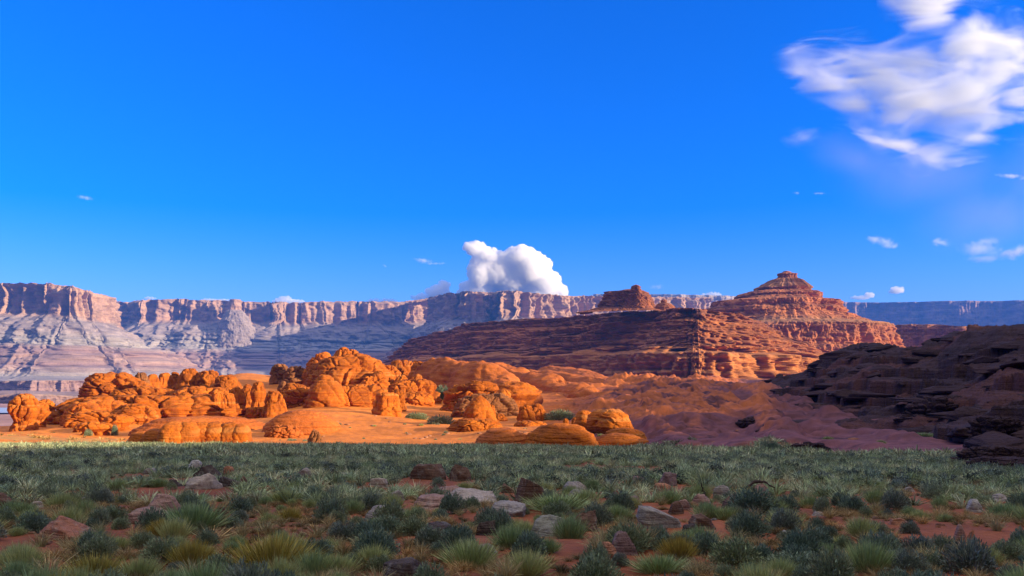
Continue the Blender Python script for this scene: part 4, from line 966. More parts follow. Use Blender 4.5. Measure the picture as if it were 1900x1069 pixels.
for i, (u, vb, wp, hp, c, kd, lab) in enumerate(B):
    x, y, z = hit(u, vb); k = y / F
    hw, hh = wp * k / 2, hp * k * 1.12
    dy = {'f': 1.15, 'l': .7, 't': .8}.get(kd, .85)
    me = stone_mesh('boulder', 500 + i, kd, BM[c], 30 if wp > 40 else 20, **KIND[kd])
    V = np.empty(len(me.vertices) * 3, f32); me.vertices.foreach_get('co', V); V = V.reshape(-1, 3)
    V[:, 2] /= V[:, 2].max(); V[:, 0] /= np.abs(V[:, 0]).max(); 
    if kd == 't':                                     # vertical fissures
        a = np.arctan2(V[:, 1], V[:, 0]); q = ridged(a * 3.2 + i, V[:, 2] * .35, 0, 2, 450)
        V[:, :2] *= (1 - .16 * sstep(.72, .95, q))[:, None] * (1 - .28 * V[:, 2:3].clip(0, 1) ** 1.5)
    V[:, 0] *= hw; V[:, 1] *= hw * dy; V[:, 2] *= hh
    if kd == 'd': V[:, 2] += np.where(V[:, 2] > 0, .45 * hh * V[:, 0] / hw * (1 if i % 2 else -1), 0)
    if kd == 'l': V[:, 2] = np.where(V[:, 2] > 0, V[:, 2] * (0.62 - .38 * V[:, 0] / hw), V[:, 2])
    me.vertices.foreach_set('co', V.ravel()); me.update()
    zc = float(ground_z(np.array([x]), np.array([y + hw * dy * .5]))[0])
    o = link('boulder', me, None, (x, y + hw * dy * .55, min(z, zc) - .16 * hh))
    o.rotation_euler = (0, 0, random.uniform(-.15, .15))
    tag(o, lab, 'boulder', 'boulders on the scrub flat'); BPOS.append((x, y + hw * dy * .5, hw, hp * k, lab))
# dead branches over the pale pink boulder and beside the grey boulders
def branch(pts, r0, label):
    V, fc = [], []
    pts = np.array(pts, float); n = 26; t = np.linspace(0, len(pts) - 1, n)
    C = np.stack([np.interp(t, np.arange(len(pts)), pts[:, k]) for k in range(3)], -1)
    C = np.stack([smooth(C[:, k], 3) for k in range(3)], -1) + .012 * RNG.normal(size=C.shape)
    for i in range(n):
        r = r0 * (1 - .75 * i / n); a = np.linspace(0, 2 * pi, 9)[:-1]
        V.append(np.stack([C[i, 0] + 0 * a, C[i, 1] + r * np.cos(a), C[i, 2] + r * np.sin(a)], -1) if abs(C[-1, 0] - C[0, 0]) > abs(C[-1, 2] - C[0, 2])
                 else np.stack([C[i, 0] + r * np.cos(a), C[i, 1] + r * np.sin(a), C[i, 2] + 0 * a], -1))
    o = link('branch', mesh_data('branch', np.concatenate(V), grid_faces(n, 8, True), BM['dark']))
    return tag(o, label, 'branch')
x, y, z = hit(1411, 920); k = y / F
branch([(x - 30 * k, y - .1, z + 14 * k), (x - 12 * k, y, z + 29 * k), (x + 8 * k, y, z + 28 * k), (x + 24 * k, y - .1, z + 17 * k)], .06, 'dark dead branch bent over the pale pink boulder')
x, y, z = hit(1304, 925); k = y / F
branch([(x + 6 * k, y, z), (x + 2 * k, y, z + 14 * k), (x - 3 * k, y, z + 32 * k)], .05, 'short dead stick standing behind the pinkish brown block')

# slabs and rubble: repeats that share a few shapes
SLABS = [stone_mesh('slab', 800 + i, 'f', M_hill, 12, ax=(1, .75, .34), p=4.5, cuts=14, rough=.10, strata=.08) for i in range(7)]
for m_ in SLABS:
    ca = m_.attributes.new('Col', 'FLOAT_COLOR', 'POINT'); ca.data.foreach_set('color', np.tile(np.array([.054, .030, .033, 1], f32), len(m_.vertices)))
CHIPS = [stone_mesh('stone', 820 + i, 'b', None, 9, ax=(1, .8, .55), p=3, cuts=7, rough=.08) for i in range(6)]
for m_, mm in zip(CHIPS, ('red', 'brown', 'orange', 'gray', 'red', 'pink')): m_.materials.append(BM[mm])
n_ = 0
while n_ < 290:
    u = random.uniform(1370, 2000); y = random.uniform(48, 330); x = (u - U0) / F * y
    z = hill_z(x, y)
    if z < float(base_z(np.array([x]), np.array([y]))[0]) + .3: continue
    v = VH - F * z / y
    o = link('rock_slab', random.choice(SLABS), None, (x, y, z - .3)); s_ = (.5 + 2.2 * random.random() ** 2) * (1 + y / 200)
    o.scale = (s_ * 1.3, s_, s_ * random.uniform(.5, 1.2)); o.rotation_euler = (random.uniform(-.12, .12), random.uniform(-.12, .12), random.uniform(0, 6.3))
    band = 'upper ledges' if v < 690 else 'middle slope' if v < 745 else 'lower slope'
    tag(o, 'dark sandstone slab lying loose on the %s of the shaded right hill' % band, 'rock slab', 'loose dark slabs on the %s of the right hill' % band); n_ += 1
# outcrops low on the hill
for j, (u, vb, w_, vt, lab, kw) in enumerate([
  (1742, 792, 110, 728, 'overhanging dark ledge block in the middle of the right hill', dict(p=4, bed=.2, cell=.3, seed=301, df=.9)),
  (1850, 832, 90, 770, 'big dark layered outcrop at the right edge of the hill', dict(p=4, bed=.2, cell=.3, seed=302, df=.9)),
  (1842, 866, 110, 826, 'stacked dark layers at the right edge next to the scrub', dict(p=4.5, bed=.2, cell=.22, seed=303, df=.8)),
  (1875, 872, 120, 848, 'lowest dark slab at the right edge next to the scrub', dict(p=4.5, bed=.2, cell=.3, seed=304, df=.8)),
  (1620, 808, 70, 795, 'dark line of ledge rock across the purple soil', dict(p=3.6, bed=.2, cell=.2, seed=305, df=.35, groove=.25, block=.3)),
  (1660, 812, 46, 801, 'low dark ledge continuing right across the purple soil', dict(p=3.6, bed=.2, cell=.2, seed=306, df=.35, groove=.25, block=.3)),
  (1440, 812, 60, 782, 'dark broken knoll at the end of the slickrock rib', dict(p=3, bed=.15, cell=.25, seed=307, groove=.25, block=.3)),
  (1400, 800, 56, 786, 'dark crumbled ledge left of the broken knoll', dict(p=3, bed=.15, cell=.25, seed=308, groove=.25, block=.3)),
  (1500, 836, 90, 822, 'flat dark ledge in the purple soil above the scrub', dict(p=3.4, bed=.15, cell=.2, seed=309, groove=.25, block=.3, df=.4))]):
    o = dome('rock_ledge', u, vb, w_, vt, lab, mat=M_hill, group='dark ledges of the right slope', **kw)
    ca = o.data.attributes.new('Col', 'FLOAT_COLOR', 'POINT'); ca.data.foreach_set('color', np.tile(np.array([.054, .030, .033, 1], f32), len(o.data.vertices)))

# rubble chips on bare soil and on the sand below the domes
for i in range(150):
    if i < 95:
        y = random.uniform(6.5, 22); u = random.uniform(-40, 1940); s_ = random.uniform(.03, .10); wh = 'bare soil between the near bushes'
    else:
        u = random.choice((random.gauss(730, 60), random.gauss(560, 60), random.gauss(950, 40), random.uniform(480, 900))); x, y, z = hit(u, random.uniform(768, 815)); s_ = random.uniform(.2, .6); wh = 'sand below the orange domes'
    x = (u - U0) / F * y
    o = link('stone', random.choice(CHIPS if i < 95 else CHIPS[2:3]), None, (x, y, float(ground_z(np.array([x]), np.array([y]))[0]) + .1 * s_))
    o.scale = (s_, s_ * random.uniform(.7, 1.2), s_ * random.uniform(.5, 1)); o.rotation_euler = (0, 0, random.uniform(0, 6.3))
    tag(o, 'small loose stone lying on the %s' % wh, 'stone', 'loose stones on the %s' % wh)

for i in range(80):
    u, v = random.uniform(990, 1720), random.uniform(722, 828); x, y, z = hit(u, v); s_ = random.uniform(.2, .75)
    if hill_z(x, y) > z: continue
    o = link('stone', random.choice(CHIPS[0:2]), None, (x, y, z + .1 * s_)); o.scale = (s_ * 1.3, s_, s_ * .7); o.rotation_euler = (0, 0, random.uniform(0, 6.3))
    tag(o, 'small dark stone lying on the purple slickrock slope', 'stone', 'loose stones on the purple slickrock slope')
# ------------------------------------------------------------------ shrubs and grass
def blades(n, kind, rg, nseg=2):
    """leaf blades of one unit-wide plant as (verts, quads, tone)"""
    V, Fc, T = [], [], []
    for i in range(n):
        if kind == 'sage':
            a = rg.uniform(0, 2 * pi); el = np.arcsin(rg.uniform(.02, 1) ** .8); r = rg.uniform(.18, 1.0) ** .55 * (.9 + .16 * np.sin(3 * a + rg.uniform(0, .6)))
            d = np.array([cos(a) * cos(el), sin(a) * cos(el), sin(el) * .95]); p = d * r * .5 * np.array([1, 1, 1.05])
            g = d + rg.normal(0, .35, 3) + np.array([0, 0, .35]); g /= np.linalg.norm(g); L = rg.uniform(.035, .08); wd = rg.uniform(.006, .012)
            pts = [p, p + g * L * .6, p + g * L]
        elif kind == 'grass':
            a = rg.uniform(0, 2 * pi); r0 = rg.uniform(0, .16); p = np.array([cos(a) * r0, sin(a) * r0, -.02])
            el = rg.uniform(.55, 1.5); g = np.array([cos(a) * cos(el), sin(a) * cos(el), sin(el)]); L = rg.uniform(.35, .75); wd = rg.uniform(.005, .010)
            drop = rg.uniform(.0, .22); out = np.array([cos(a), sin(a), 0])
            pts = [p, p + g * L * .55, p + g * L + out * drop * .7 - np.array([0, 0, drop * .6])]
        else:                                        # broom: dense thin upright stems
            a = rg.uniform(0, 2 * pi); r0 = rg.uniform(0, .3) ; p = np.array([cos(a) * r0, sin(a) * r0, -.02])
            el = np.arccos(min(.95, r0 * 2.2 + rg.uniform(0, .3))); g = np.array([cos(a) * cos(el), sin(a) * cos(el), sin(el)]) + rg.normal(0, .12, 3); L = rg.uniform(.28, .58); wd = rg.uniform(.003, .0065)
            pts = [p + g * L * rg.uniform(0, .45), p + g * L * .75, p + g * L]
        s_ = np.cross(g, rg.normal(size=3)); s_ /= np.linalg.norm(s_) + 1e-6
        ws = [wd, wd * .9, wd * .25]; b = len(V)
        for q, w__ in zip(pts, ws): V += [q - s_ * w__, q + s_ * w__]
        Fc += [(b, b + 1, b + 3, b + 2), (b + 2, b + 3, b + 5, b + 4)]
        t = rg.uniform(.65, 1.35); T += [t] * 6
    return np.array(V, f32), np.array(Fc), np.array(T, f32)

M_sage = foliage_mat('sage_leaves', [(0, (0.140, 0.202, 0.148)), (.35, (0.188, 0.246, 0.170)), (.7, (0.247, 0.298, 0.162)), (1, (0.181, 0.218, 0.182))])
M_green = foliage_mat('green_broom_stems', [(0, (0.255, 0.352, 0.166)), (.5, (0.332, 0.410, 0.177)), (1, (0.451, 0.470, 0.196))])
M_straw = foliage_mat('dry_grass_blades', [(0, (0.450, 0.360, 0.180)), (.5, (0.360, 0.353, 0.187)), (1, (0.540, 0.390, 0.173))])
M_gold = foliage_mat('golden_broom_stems', [(0, (0.406, 0.321, 0.075)), (1, (0.338, 0.321, 0.094))])
M_wood = bmat('shrub_wood', (.13, .095, .075))

def plant_mesh(kind, n, seed, mat):
    rg = np.random.default_rng(seed); V, Fc, T = blades(n, kind, rg)
    tn = T[:, None] * np.ones((1, 3), f32)
    tn[:, 0] *= np.repeat(rg.uniform(.9, 1.12, len(T) // 6), 6)
    return mesh_data(kind, V, Fc, mat, tn.astype(f32), smooth_=False)
SAGE = [plant_mesh('sage', 3400, 900 + i, M_sage) for i in range(7)]
SAGE_S = [plant_mesh('sage', 1500, 920 + i, M_sage) for i in range(5)]
GREEN = [plant_mesh('broom', 1500, 930 + i, M_green) for i in range(5)]
GOLD = [plant_mesh('broom', 1800, 940 + i, M_gold) for i in range(3)]
TUFT = [plant_mesh('grass', 150, 950 + i, M_straw) for i in range(6)]
def wood_mesh(seed):
    rg = np.random.default_rng(seed); V, Fc = [], []
    for i in range(11):
        a = rg.uniform(0, 2 * pi); el = rg.uniform(.5, 1.4); g = np.array([cos(a) * cos(el), sin(a) * cos(el), sin(el)]); L = rg.uniform(.25, .42); s_ = np.cross(g, [.3, .5, .1]); s_ /= np.linalg.norm(s_); t_ = np.cross(g, s_)
        b = len(V)
        for f_, r in ((0, .016), (.5, .011), (1, .004)):
            c = g * L * f_ + np.array([0, 0, -.03]) + (rg.normal(0, .02, 3) if f_ else 0)
            V += [c + r * (s_ * cos(q) + t_ * sin(q)) for q in (0, 2.1, 4.2)]
        for k_ in (0, 3):
            for j_ in range(3): Fc.append((b + k_ + j_, b + k_ + (j_ + 1) % 3, b + k_ + 3 + (j_ + 1) % 3, b + k_ + 3 + j_))
    return mesh_data('stems', np.array(V), np.array(Fc), M_wood)
WOOD = [wood_mesh(960 + i) for i in range(4)]

KD = {'sage': (SAGE, 'shrub', 'blue grey sage shrub'), 'green': (GREEN, 'shrub', 'bright green broom shrub'), 'gold': (GOLD, 'shrub', 'yellow green rabbitbrush'), 'grass': (TUFT, 'grass tuft', 'pale dry grass tuft')}
placed = []; USED = set(); count = dict(sage=0, green=0, gold=0, grass=0)
def free(x, y, r):
    for (bx, by, bw, bh, _) in BPOS:
        if abs(x - bx) < bw * .9 + r * .35 and -r * .6 < by - y < bw * .8 + r * .3: return False
        if abs(x - bx) < bw + .1 and 0 < by - y < 1.0 * bw + bh * 3 and random.random() < .4: return False
    for (px, py, pr) in placed:
        if (x - px) ** 2 + (y - py) ** 2 < (.62 * (r + pr)) ** 2: return False
    return True
def shrub(kind, x, y, wd, hs, label=None, group=None):
    ms, cat, what = KD[kind]
    z = float(ground_z(np.array([x]), np.array([y]))[0])
    pool = SAGE_S if kind == 'sage' and y > 19 else ms
    o = link('grass_tuft' if kind == 'grass' else 'sage_shrub' if kind == 'sage' else 'broom_shrub', random.choice(pool), None, (x, y, z))
    o.scale = (wd, wd * random.uniform(.85, 1.15), wd * hs); o.rotation_euler = (0, 0, random.uniform(0, 6.3))
    if kind != 'grass' and y < 13.5:
        st_ = link('stems', random.choice(WOOD)); st_.parent = o
    if label is None:                                     # place it by the nearest named boulder, once per side
        for (bx, by, bw, bh, bl) in sorted(BPOS, key=lambda b: (b[0] - x) ** 2 + (b[1] - y) ** 2)[:2]:
            dx, dy = x - bx, y - by
            if math.hypot(dx, dy) > bw + wd * 1.6: continue
            side = 'left of' if dx < -.6 * bw else 'right of' if dx > .6 * bw else 'in front of' if dy < 0 else 'behind'
            core = ' '.join(bl.split()[:6]); core = core.rsplit(' ', 1)[0] if core.split()[-1] in ('of', 'the', 'a', 'at', 'in', 'on', 'by', 'with', 'and', 'to', 'from', 'against', 'resting', 'right', 'left', 'behind', 'beside') else core
            core = ' '.join(w__ for w__ in core.split() if True)
            lab = '%s just %s the %s' % (what, side, core)
            if lab in USED or len(lab.split()) > 16: continue
            USED.add(lab); label = lab; group = 'plants beside the boulders'; break
    if label is None:
        band = 'close to the viewer' if y < 12 else 'on the near half of the flat' if y < 20 else 'on the middle of the flat'
        label = '%s growing among others %s' % (what, band); group = '%ss %s' % (what, band)
    placed.append((x, y, wd * .5)); count[kind] += 1
    return tag(o, label, cat, group)
# a few plants the photograph shows clearly: kind, u, v base, width px, height px, label
for kind, u, vb, wp, hp, lab in [
  ('green', 1036, 955, 96, 30, 'yellow green mat of broom between the tall boulder and the broad grey dome'),
  ('gold', 490, 1062, 130, 62, 'large golden rabbitbrush with a brown heart at the lower left'),
  ('gold', 160, 1075, 90, 45, 'yellow green rabbitbrush at the bottom left corner'),
  ('sage', 290, 1050, 84, 44, 'dark round sage below the flat topped pink slab'),
  ('green', 345, 990, 96, 48, 'dense green shrub right of the flat topped pink slab'),
  ('sage', 795, 1022, 66, 40, 'round dark sage alone on bare soil below the black low slab'),
  ('sage', 1316, 1028, 60, 44, 'large round sage left of the small orange block'),
  ('green', 1364, 1040, 60, 36, 'green shrub in front of the small orange block'),
  ('sage', 1405, 962, 84, 50, 'wide dark sage right of the brown wedge stone'),
  ('sage', 1410, 990, 42, 26, 'small round sage below the wide dark sage'),
  ('green', 1466, 981, 56, 34, 'bright green shrub behind the long pale stone'),
  ('sage', 1464, 1001, 34, 22, 'low sage in front of the long pale stone'),
  ('sage', 1525, 1020, 70, 48, 'tall sage pair on red soil right of the long pale stone'),
  ('green', 1610, 1050, 66, 40, 'green broom left of the split rock near the front'),
  ('sage', 1757, 1024, 50, 36, 'round sage below the split rock'),
  ('sage', 1812, 1032, 28, 20, 'small dark sage right of the round sage below the split rock'),
  ('sage', 1420, 1052, 70, 44, 'wide blue grey sage at the bottom right of centre'),
  ('sage', 1490, 1066, 110, 42, 'broad sage cut by the bottom edge right of centre'),
  ('sage', 1666, 1062, 66, 36, 'dark sage at the bottom edge below the green broom'),
  ('green', 870, 1066, 90, 50, 'tall grassy broom at the bottom edge beside the flat paving slab'),
  ('sage', 980, 1046, 70, 52, 'upright sage mixed with dry stems right of the paving slab'),
  ('sage', 1110, 1062, 70, 50, 'sage at the bottom edge below the orange brown slab'),
  ('green', 1230, 1066, 90, 32, 'pale green broom at the bottom edge below the purplish block'),
  ('sage', 690, 1036, 80, 52, 'sprawling sage on bare soil left of the round dark sage'),
  ('sage', 585, 1040, 60, 40, 'blue sage right of the large golden rabbitbrush'),
  ('sage', 630, 1002, 66, 36, 'dark sage above the blue sage near the grey ledge'),
  ('grass', 70, 1068, 100, 55, 'big straw coloured grass tuft in the bottom left corner'),
  ('grass', 385, 1010, 80, 40, 'fan of dry grass beside the dense green shrub')]:
    x, y, z = hit(u, vb, 3.5); k = y / F; wd = wp * k * 1.1
    shrub(kind, x, y + .3 * wd, wd, hp / wp * (1.75 if kind != 'grass' else 1.2), lab, 'plants picked out on the near flat')
tries = 0
while tries < 26000 and (count['sage'] < 290 or count['grass'] < 270):
    tries += 1
    y = 5.6 * (25 / 5.6) ** (random.random() ** .75); u = random.uniform(-80, 1980); x = (u - U0) / F * y
    if count['sage'] >= 290 and count['grass'] >= 270: break
    bare = float(fbm(np.array([x * .42]), np.array([y * .42]), 0, 2, 60)[0]) + (.10 if u > 1250 and y < 13 else 0)
    if bare > .34 and random.random() < .8: continue
    q = random.random(); left = u < 560
    kind = 'sage' if q < .56 else 'green' if q < .73 else 'gold' if q < (.77 if left and y < 13 else .735) else 'grass'
    if kind == 'sage' and count['sage'] >= 290 or kind == 'grass' and count['grass'] >= 270 or kind == 'green' and count['green'] > 240: continue
    wd = (.22 + .50 * random.random() ** 1.3) * (1 if kind == 'sage' else .8) if kind != 'grass' else random.uniform(.2, .42)
    if not free(x, y, wd * .5): continue
    shrub(kind, x, y, wd, random.uniform(1.0, 1.45))
YEND = max(p[1] for p in placed)

# farther scrub: too many to count, one object per kind
def scatter(name, kind, n, mat, protos, y0, y1, wr, hs, label, cat, cols, dens=0.0, test=None):
    rg = np.random.default_rng(len(label) * 7)
    n = int(n * 1.3); y = np.sqrt(rg.uniform(y0 ** 2, y1 ** 2, n)); u = rg.uniform(-360, 2260, n); x = (u - U0) / F * y
    keep = (y < field_edge(u) + 9 * fbm(x * .12, y * .12, 0, 3, 40)) & (fbm(x * .25, y * .25, 0, 2, 61) < dens)
    if test is not None: keep &= test(x, y, u)
    for (bx, by, bw, bh, _) in BPOS:
        if by > y0 - 4: keep &= ~((np.abs(x - bx) < bw * 1.0 + .15) & (by - y < 1.6 * bw + bh * 5) & (by - y > -bw))
    x, y = x[keep], y[keep]; n = len(x); z = ground_z(x, y)
    Vs, Fs, Cs, b = [], [], [], 0
    w_ = rg.uniform(*wr, n); a = rg.uniform(0, 6.28, n); h_ = rg.uniform(*hs, n); pi_ = rg.integers(0, len(protos), n)
    tone = rg.uniform(.45, 1.5, (n, 1)) * np.array(cols)[rg.integers(0, len(cols), n)]
    for i, (V, Fc, T) in enumerate(protos):
        m = np.where(pi_ == i)[0]
        if not len(m): continue
        c, s_ = np.cos(a[m])[:, None], np.sin(a[m])[:, None]
        X = (V[None, :, 0] * c - V[None, :, 1] * s_) * w_[m][:, None] + x[m][:, None]
        Y = (V[None, :, 0] * s_ + V[None, :, 1] * c) * w_[m][:, None] + y[m][:, None]
        Z = V[None, :, 2] * (w_[m] * h_[m])[:, None] + z[m][:, None]
        Vs.append(np.stack([X, Y, Z], -1).reshape(-1, 3)); Fs.append((Fc[None] + (np.arange(len(m)) * len(V))[:, None, None] + b).reshape(-1, 4)); b += len(m) * len(V)
        Cs.append((T[None, :, None] * tone[m][:, None, :]).reshape(-1, 3))
    o = link(name, mesh_data(name, np.concatenate(Vs), np.concatenate(Fs), mat, np.concatenate(Cs), smooth_=False))
    return tag(o, label, cat, None, 'stuff')
def protos(kind, n, k, seed, fat):
    out = []
    for i in range(k):
        V, Fc, T = blades(n, kind, np.random.default_rng(seed + i))
        mid = V.reshape(-1, 3, 2, 3).mean(2, keepdims=True); W_ = V.reshape(-1, 3, 2, 3)
        out.append(((mid + (W_ - mid) * fat).reshape(-1, 3), Fc, T))
    return out
M_scrub, nts, bs = new_mat('far_scrub', .8)
at_ = N(nts, 'ShaderNodeAttribute', attribute_name='Col'); nts.links.new(at_.outputs['Color'], bs.inputs['Base Color'])
SC = [(0.139, 0.191, 0.147), (0.182, 0.235, 0.162), (0.226, 0.281, 0.147), (0.156, 0.195, 0.166)]
y0 = YEND * .93
scatter('scrub', 'sage', 2600, M_scrub, protos('sage', 300, 4, 1000, 2.8), y0, 52, (.4, .8), (.9, 1.2), 'sage scrub thickening across the middle of the flat', 'scrub', SC, .32)
scatter('scrub', 'sage', 11000, M_scrub, protos('sage', 90, 4, 1010, 5.0), 48, 110, (.4, .8), (.9, 1.1), 'far band of sage scrub up to the orange rocks', 'scrub', SC, .36)
GC_ = [(0.282, 0.358, 0.189), (0.358, 0.434, 0.226), (0.490, 0.510, 0.302), (0.320, 0.415, 0.246)]
scatter('grass', 'grass', 5200, M_scrub, protos('grass', 60, 4, 1020, 1.8), y0 * .8, 52, (.4, .75), (.7, 1.1), 'green and pale grass between the middle bushes', 'grass', GC_, .8)
scatter('grass', 'grass', 13000, M_scrub, protos('grass', 26, 4, 1030, 3.4), 48, 110, (.6, 1.2), (.6, 1.0), 'pale green grass of the far flat', 'grass', GC_ + [(.28, .30, .19), (.33, .33, .2)], .8)
scatter('grass', 'grass', 1500, M_scrub, protos('grass', 26, 4, 1040, 3.4), 95, 152, (.6, 1.3), (.5, .8), 'straw coloured grass in the sunlit strip at the left', 'grass', [(.46, .27, .09), (.40, .26, .10), (.30, .24, .10)], .2, lambda x, y, u: (u < 330))
scatter('grass', 'grass', 5000, M_scrub, protos('grass', 130, 4, 1050, 1.0), 5.5, 26, (.16, .34), (.5, .9), 'short dry grass sprinkled over the near soil', 'grass', [(.34, .22, .09), (.28, .20, .09), (.20, .17, .08)], .25)

# ------------------------------------------------------------------ small green bushes among the orange rocks
for (u, vb, wp, hp, lab) in [(160, 806, 18, 14, 'small green bush at the left foot of the low overhanging block'), (210, 804, 14, 22, 'upright green bush between the two overhanging blocks'),
                             (1040, 786, 66, 26, 'broad grey green bush behind the broad low dome'), (820, 745, 40, 30, 'dark green bush in the shade of the big whaleback'),
                             (770, 780, 50, 16, 'low dark bush in the shaded hollow below the clustered fingers'), (815, 790, 60, 22, 'low scrub patch in the shaded hollow left of the egg boulder'),
                             (1436, 838, 44, 22, 'pale green shrub heap at the mouth of the dark gully'), (1762, 846, 60, 12, 'pale shrub patch beside the stacked dark layers'), (1720, 812, 60, 10, 'pale grass patch on the purple soil of the right slope'), (1690, 816, 40, 8, 'small pale grass patch left of the grass patch on purple soil')]:
    x, y, z = hit(u, vb); k = y / F; wd = wp * k
    o = link('bush', random.choice(SAGE if hp > 12 else GREEN), None, (x, y + wd * .3, float(ground_z(np.array([x]), np.array([y + wd * .3]))[0]) - .05 * wd))
    o.scale = (wd, wd * .8, hp * k * 1.9); tag(o, lab, 'bush', 'bushes around the orange rocks')

for i in range(90):
    u, v = (random.uniform(1000, 1760), random.uniform(735, 835)) if i < 62 else (random.uniform(480, 1000), random.uniform(790, 826)); x, y, z = hit(u, v); s_ = random.uniform(.4, 1.1)
    if hill_z(x, y) > z + .5: continue
    o = link('bush', random.choice(SAGE_S if i % 3 else GREEN), None, (x, y, z - .04)); o.scale = (s_, s_, s_ * .9); o.rotation_euler = (0, 0, random.uniform(0, 6.3))
    wh = 'purple slickrock slope' if i < 62 else 'sunlit orange sand'
    tag(o, 'small low bush dotted on the %s' % wh, 'bush', 'small bushes dotted on the %s' % wh)

# ------------------------------------------------------------------ clouds
def cloud_mat(name, dens, size, thr, gain, colr=(.82, .9, 1.0), detail=4, stretch=(1, 1, 1), dist=0.6):
    m = bpy.data.materials.new(name); m.use_nodes = True; nt = m.node_tree; nt.nodes.clear()
    out = nt.nodes.new('ShaderNodeOutputMaterial'); pv = N(nt, 'ShaderNodeVolumePrincipled'); pv.inputs['Color'].default_value = (*colr, 1); pv.inputs['Anisotropy'].default_value = 0.0
    nt.links.new(pv.outputs[0], out.inputs['Volume'])
    if size is None: pv.inputs['Density'].default_value = dens; return m
    c = coords(nt, tuple(q / size for q in stretch), 'object', (0, .6, 0) if stretch != (1, 1, 1) else (0, 0, 0))
    n = noise(nt, c, 1.0, detail, .55, dist)
    return m, nt, pv, n
def ell(center, rad, rot, n=28):
    th, ph = np.meshgrid(np.linspace(0, 2 * pi, 2 * n + 1)[:-1], np.linspace(0, pi, n))
    x, y, z = rad[0] * np.sin(ph) * np.cos(th), rad[1] * np.sin(ph) * np.sin(th), rad[2] * np.cos(ph)
    c, s_ = cos(rot), sin(rot)
    return np.stack([center[0] + x * c + z * s_, center[1] + y, center[2] - x * s_ + z * c], -1).reshape(-1, 3), grid_faces(n, 2 * n, True)[:, ::-1]
def cloud(label, Y, lobes, mat_args, soft=False, vox=None, disp=0.0, dsize=100.0, depth=None):
    """lobes: (u, v, ru, rv, rot degrees clockwise, weight)"""
    k = Y / F; us = np.array([l[0] for l in lobes], float); vs = np.array([l[1] for l in lobes], float)
    cu, cv = us.mean(), vs.mean(); cx, cz = (cu - U0) * k, (VH - cv) * k
    Vs, Fs, b = [], [], 0
    solid = lobes
    if not soft:
        rc = np.random.default_rng(len(label)); solid = list(lobes)
        for (u, v, ru, rv, rot, wt) in lobes:
            for j in range(15):
                a_ = rc.uniform(0, 2 * pi); q_ = rc.uniform(.22, .5) ; m_ = min(ru, rv * 1.5)
                solid.append((u + .9 * ru * cos(a_), v - .9 * rv * abs(sin(a_)) ** .8 * (1 if rc.random() < .85 else -1), m_ * q_, m_ * q_ * .9, 0, 1))
    for i, (u, v, ru, rv, rot, wt) in enumerate(solid):
        dp = (depth or min(ru, rv) * 1.1) * k
        V, fc = ell(((u - cu) * k, (i % 3 - 1) * .2 * dp, (cv - v) * k), (ru * k, dp, rv * k), radians(rot), 28 if i < len(lobes) else 9); Vs.append(V); Fs.append(fc + b); b += len(V)
    if soft:
        m, nt, pv, nz = cloud_mat('cloud_vapour', *mat_args)
        tcn = nt.nodes.new('ShaderNodeTexCoord'); prev = None
        for i, (u, v, ru, rv, rot, wt) in enumerate(lobes):
            dp = (depth or min(ru, rv) * 1.1) * k
            mp = nt.nodes.new('ShaderNodeMapping'); mp.vector_type = 'TEXTURE'
            mp.inputs['Location'].default_value = ((u - cu) * k, (i % 3 - 1) * .2 * dp, (cv - v) * k); mp.inputs['Rotation'].default_value = (0, radians(rot), 0); mp.inputs['Scale'].default_value = (ru * k, dp, rv * k)
            nt.links.new(tcn.outputs['Object'], mp.inputs[0])
            ln = N(nt, 'ShaderNodeVectorMath', operation='LENGTH'); nt.links.new(mp.outputs[0], ln.inputs[0])
            f = N(nt, 'ShaderNodeMath', operation='MULTIPLY_ADD'); f.inputs[1].default_value = -wt; f.inputs[2].default_value = wt; nt.links.new(ln.outputs['Value'], f.inputs[0])
            if prev is None: prev = f.outputs[0]
            else:
                mx = N(nt, 'ShaderNodeMath', operation='SMOOTH_MAX'); mx.inputs[2].default_value = .12; nt.links.new(prev, mx.inputs[0]); nt.links.new(f.outputs[0], mx.inputs[1]); prev = mx.outputs[0]
        dens, size, thr, gain = mat_args[:4]
        # density = smoothstep(shape * (noise gain)) so wisps fray at the rim
        a1 = N(nt, 'ShaderNodeMath', operation='MULTIPLY_ADD'); a1.inputs[1].default_value = gain; a1.inputs[2].default_value = -gain * .5; nt.links.new(nz, a1.inputs[0])
        a2 = N(nt, 'ShaderNodeMath', operation='ADD'); nt.links.new(a1.outputs[0], a2.inputs[0]); nt.links.new(prev, a2.inputs[1])
        r_ = N(nt, 'ShaderNodeMapRange'); r_.interpolation_type = 'SMOOTHSTEP'; r_.inputs[1].default_value = thr; r_.inputs[2].default_value = thr + 1.5; r_.inputs[4].default_value = dens
        nt.links.new(a2.outputs[0], r_.inputs[0])
        g_ = N(nt, 'ShaderNodeMath', operation='GREATER_THAN'); g_.inputs[1].default_value = .02; nt.links.new(prev, g_.inputs[0])
        h_ = N(nt, 'ShaderNodeMath', operation='MULTIPLY'); nt.links.new(r_.outputs[0], h_.inputs[0]); nt.links.new(g_.outputs[0], h_.inputs[1])
        nt.links.new(h_.outputs[0], pv.inputs['Density'])
    else: m = cloud_mat('cloud_heap', *mat_args)
    o = link('cloud', mesh_data('cloud', np.concatenate(Vs), np.concatenate(Fs), m), None, (cx, Y, cz))
    rm = o.modifiers.new('union', 'REMESH'); rm.mode = 'VOXEL'; rm.voxel_size = (vox or 3.0) * k; rm.use_smooth_shade = True
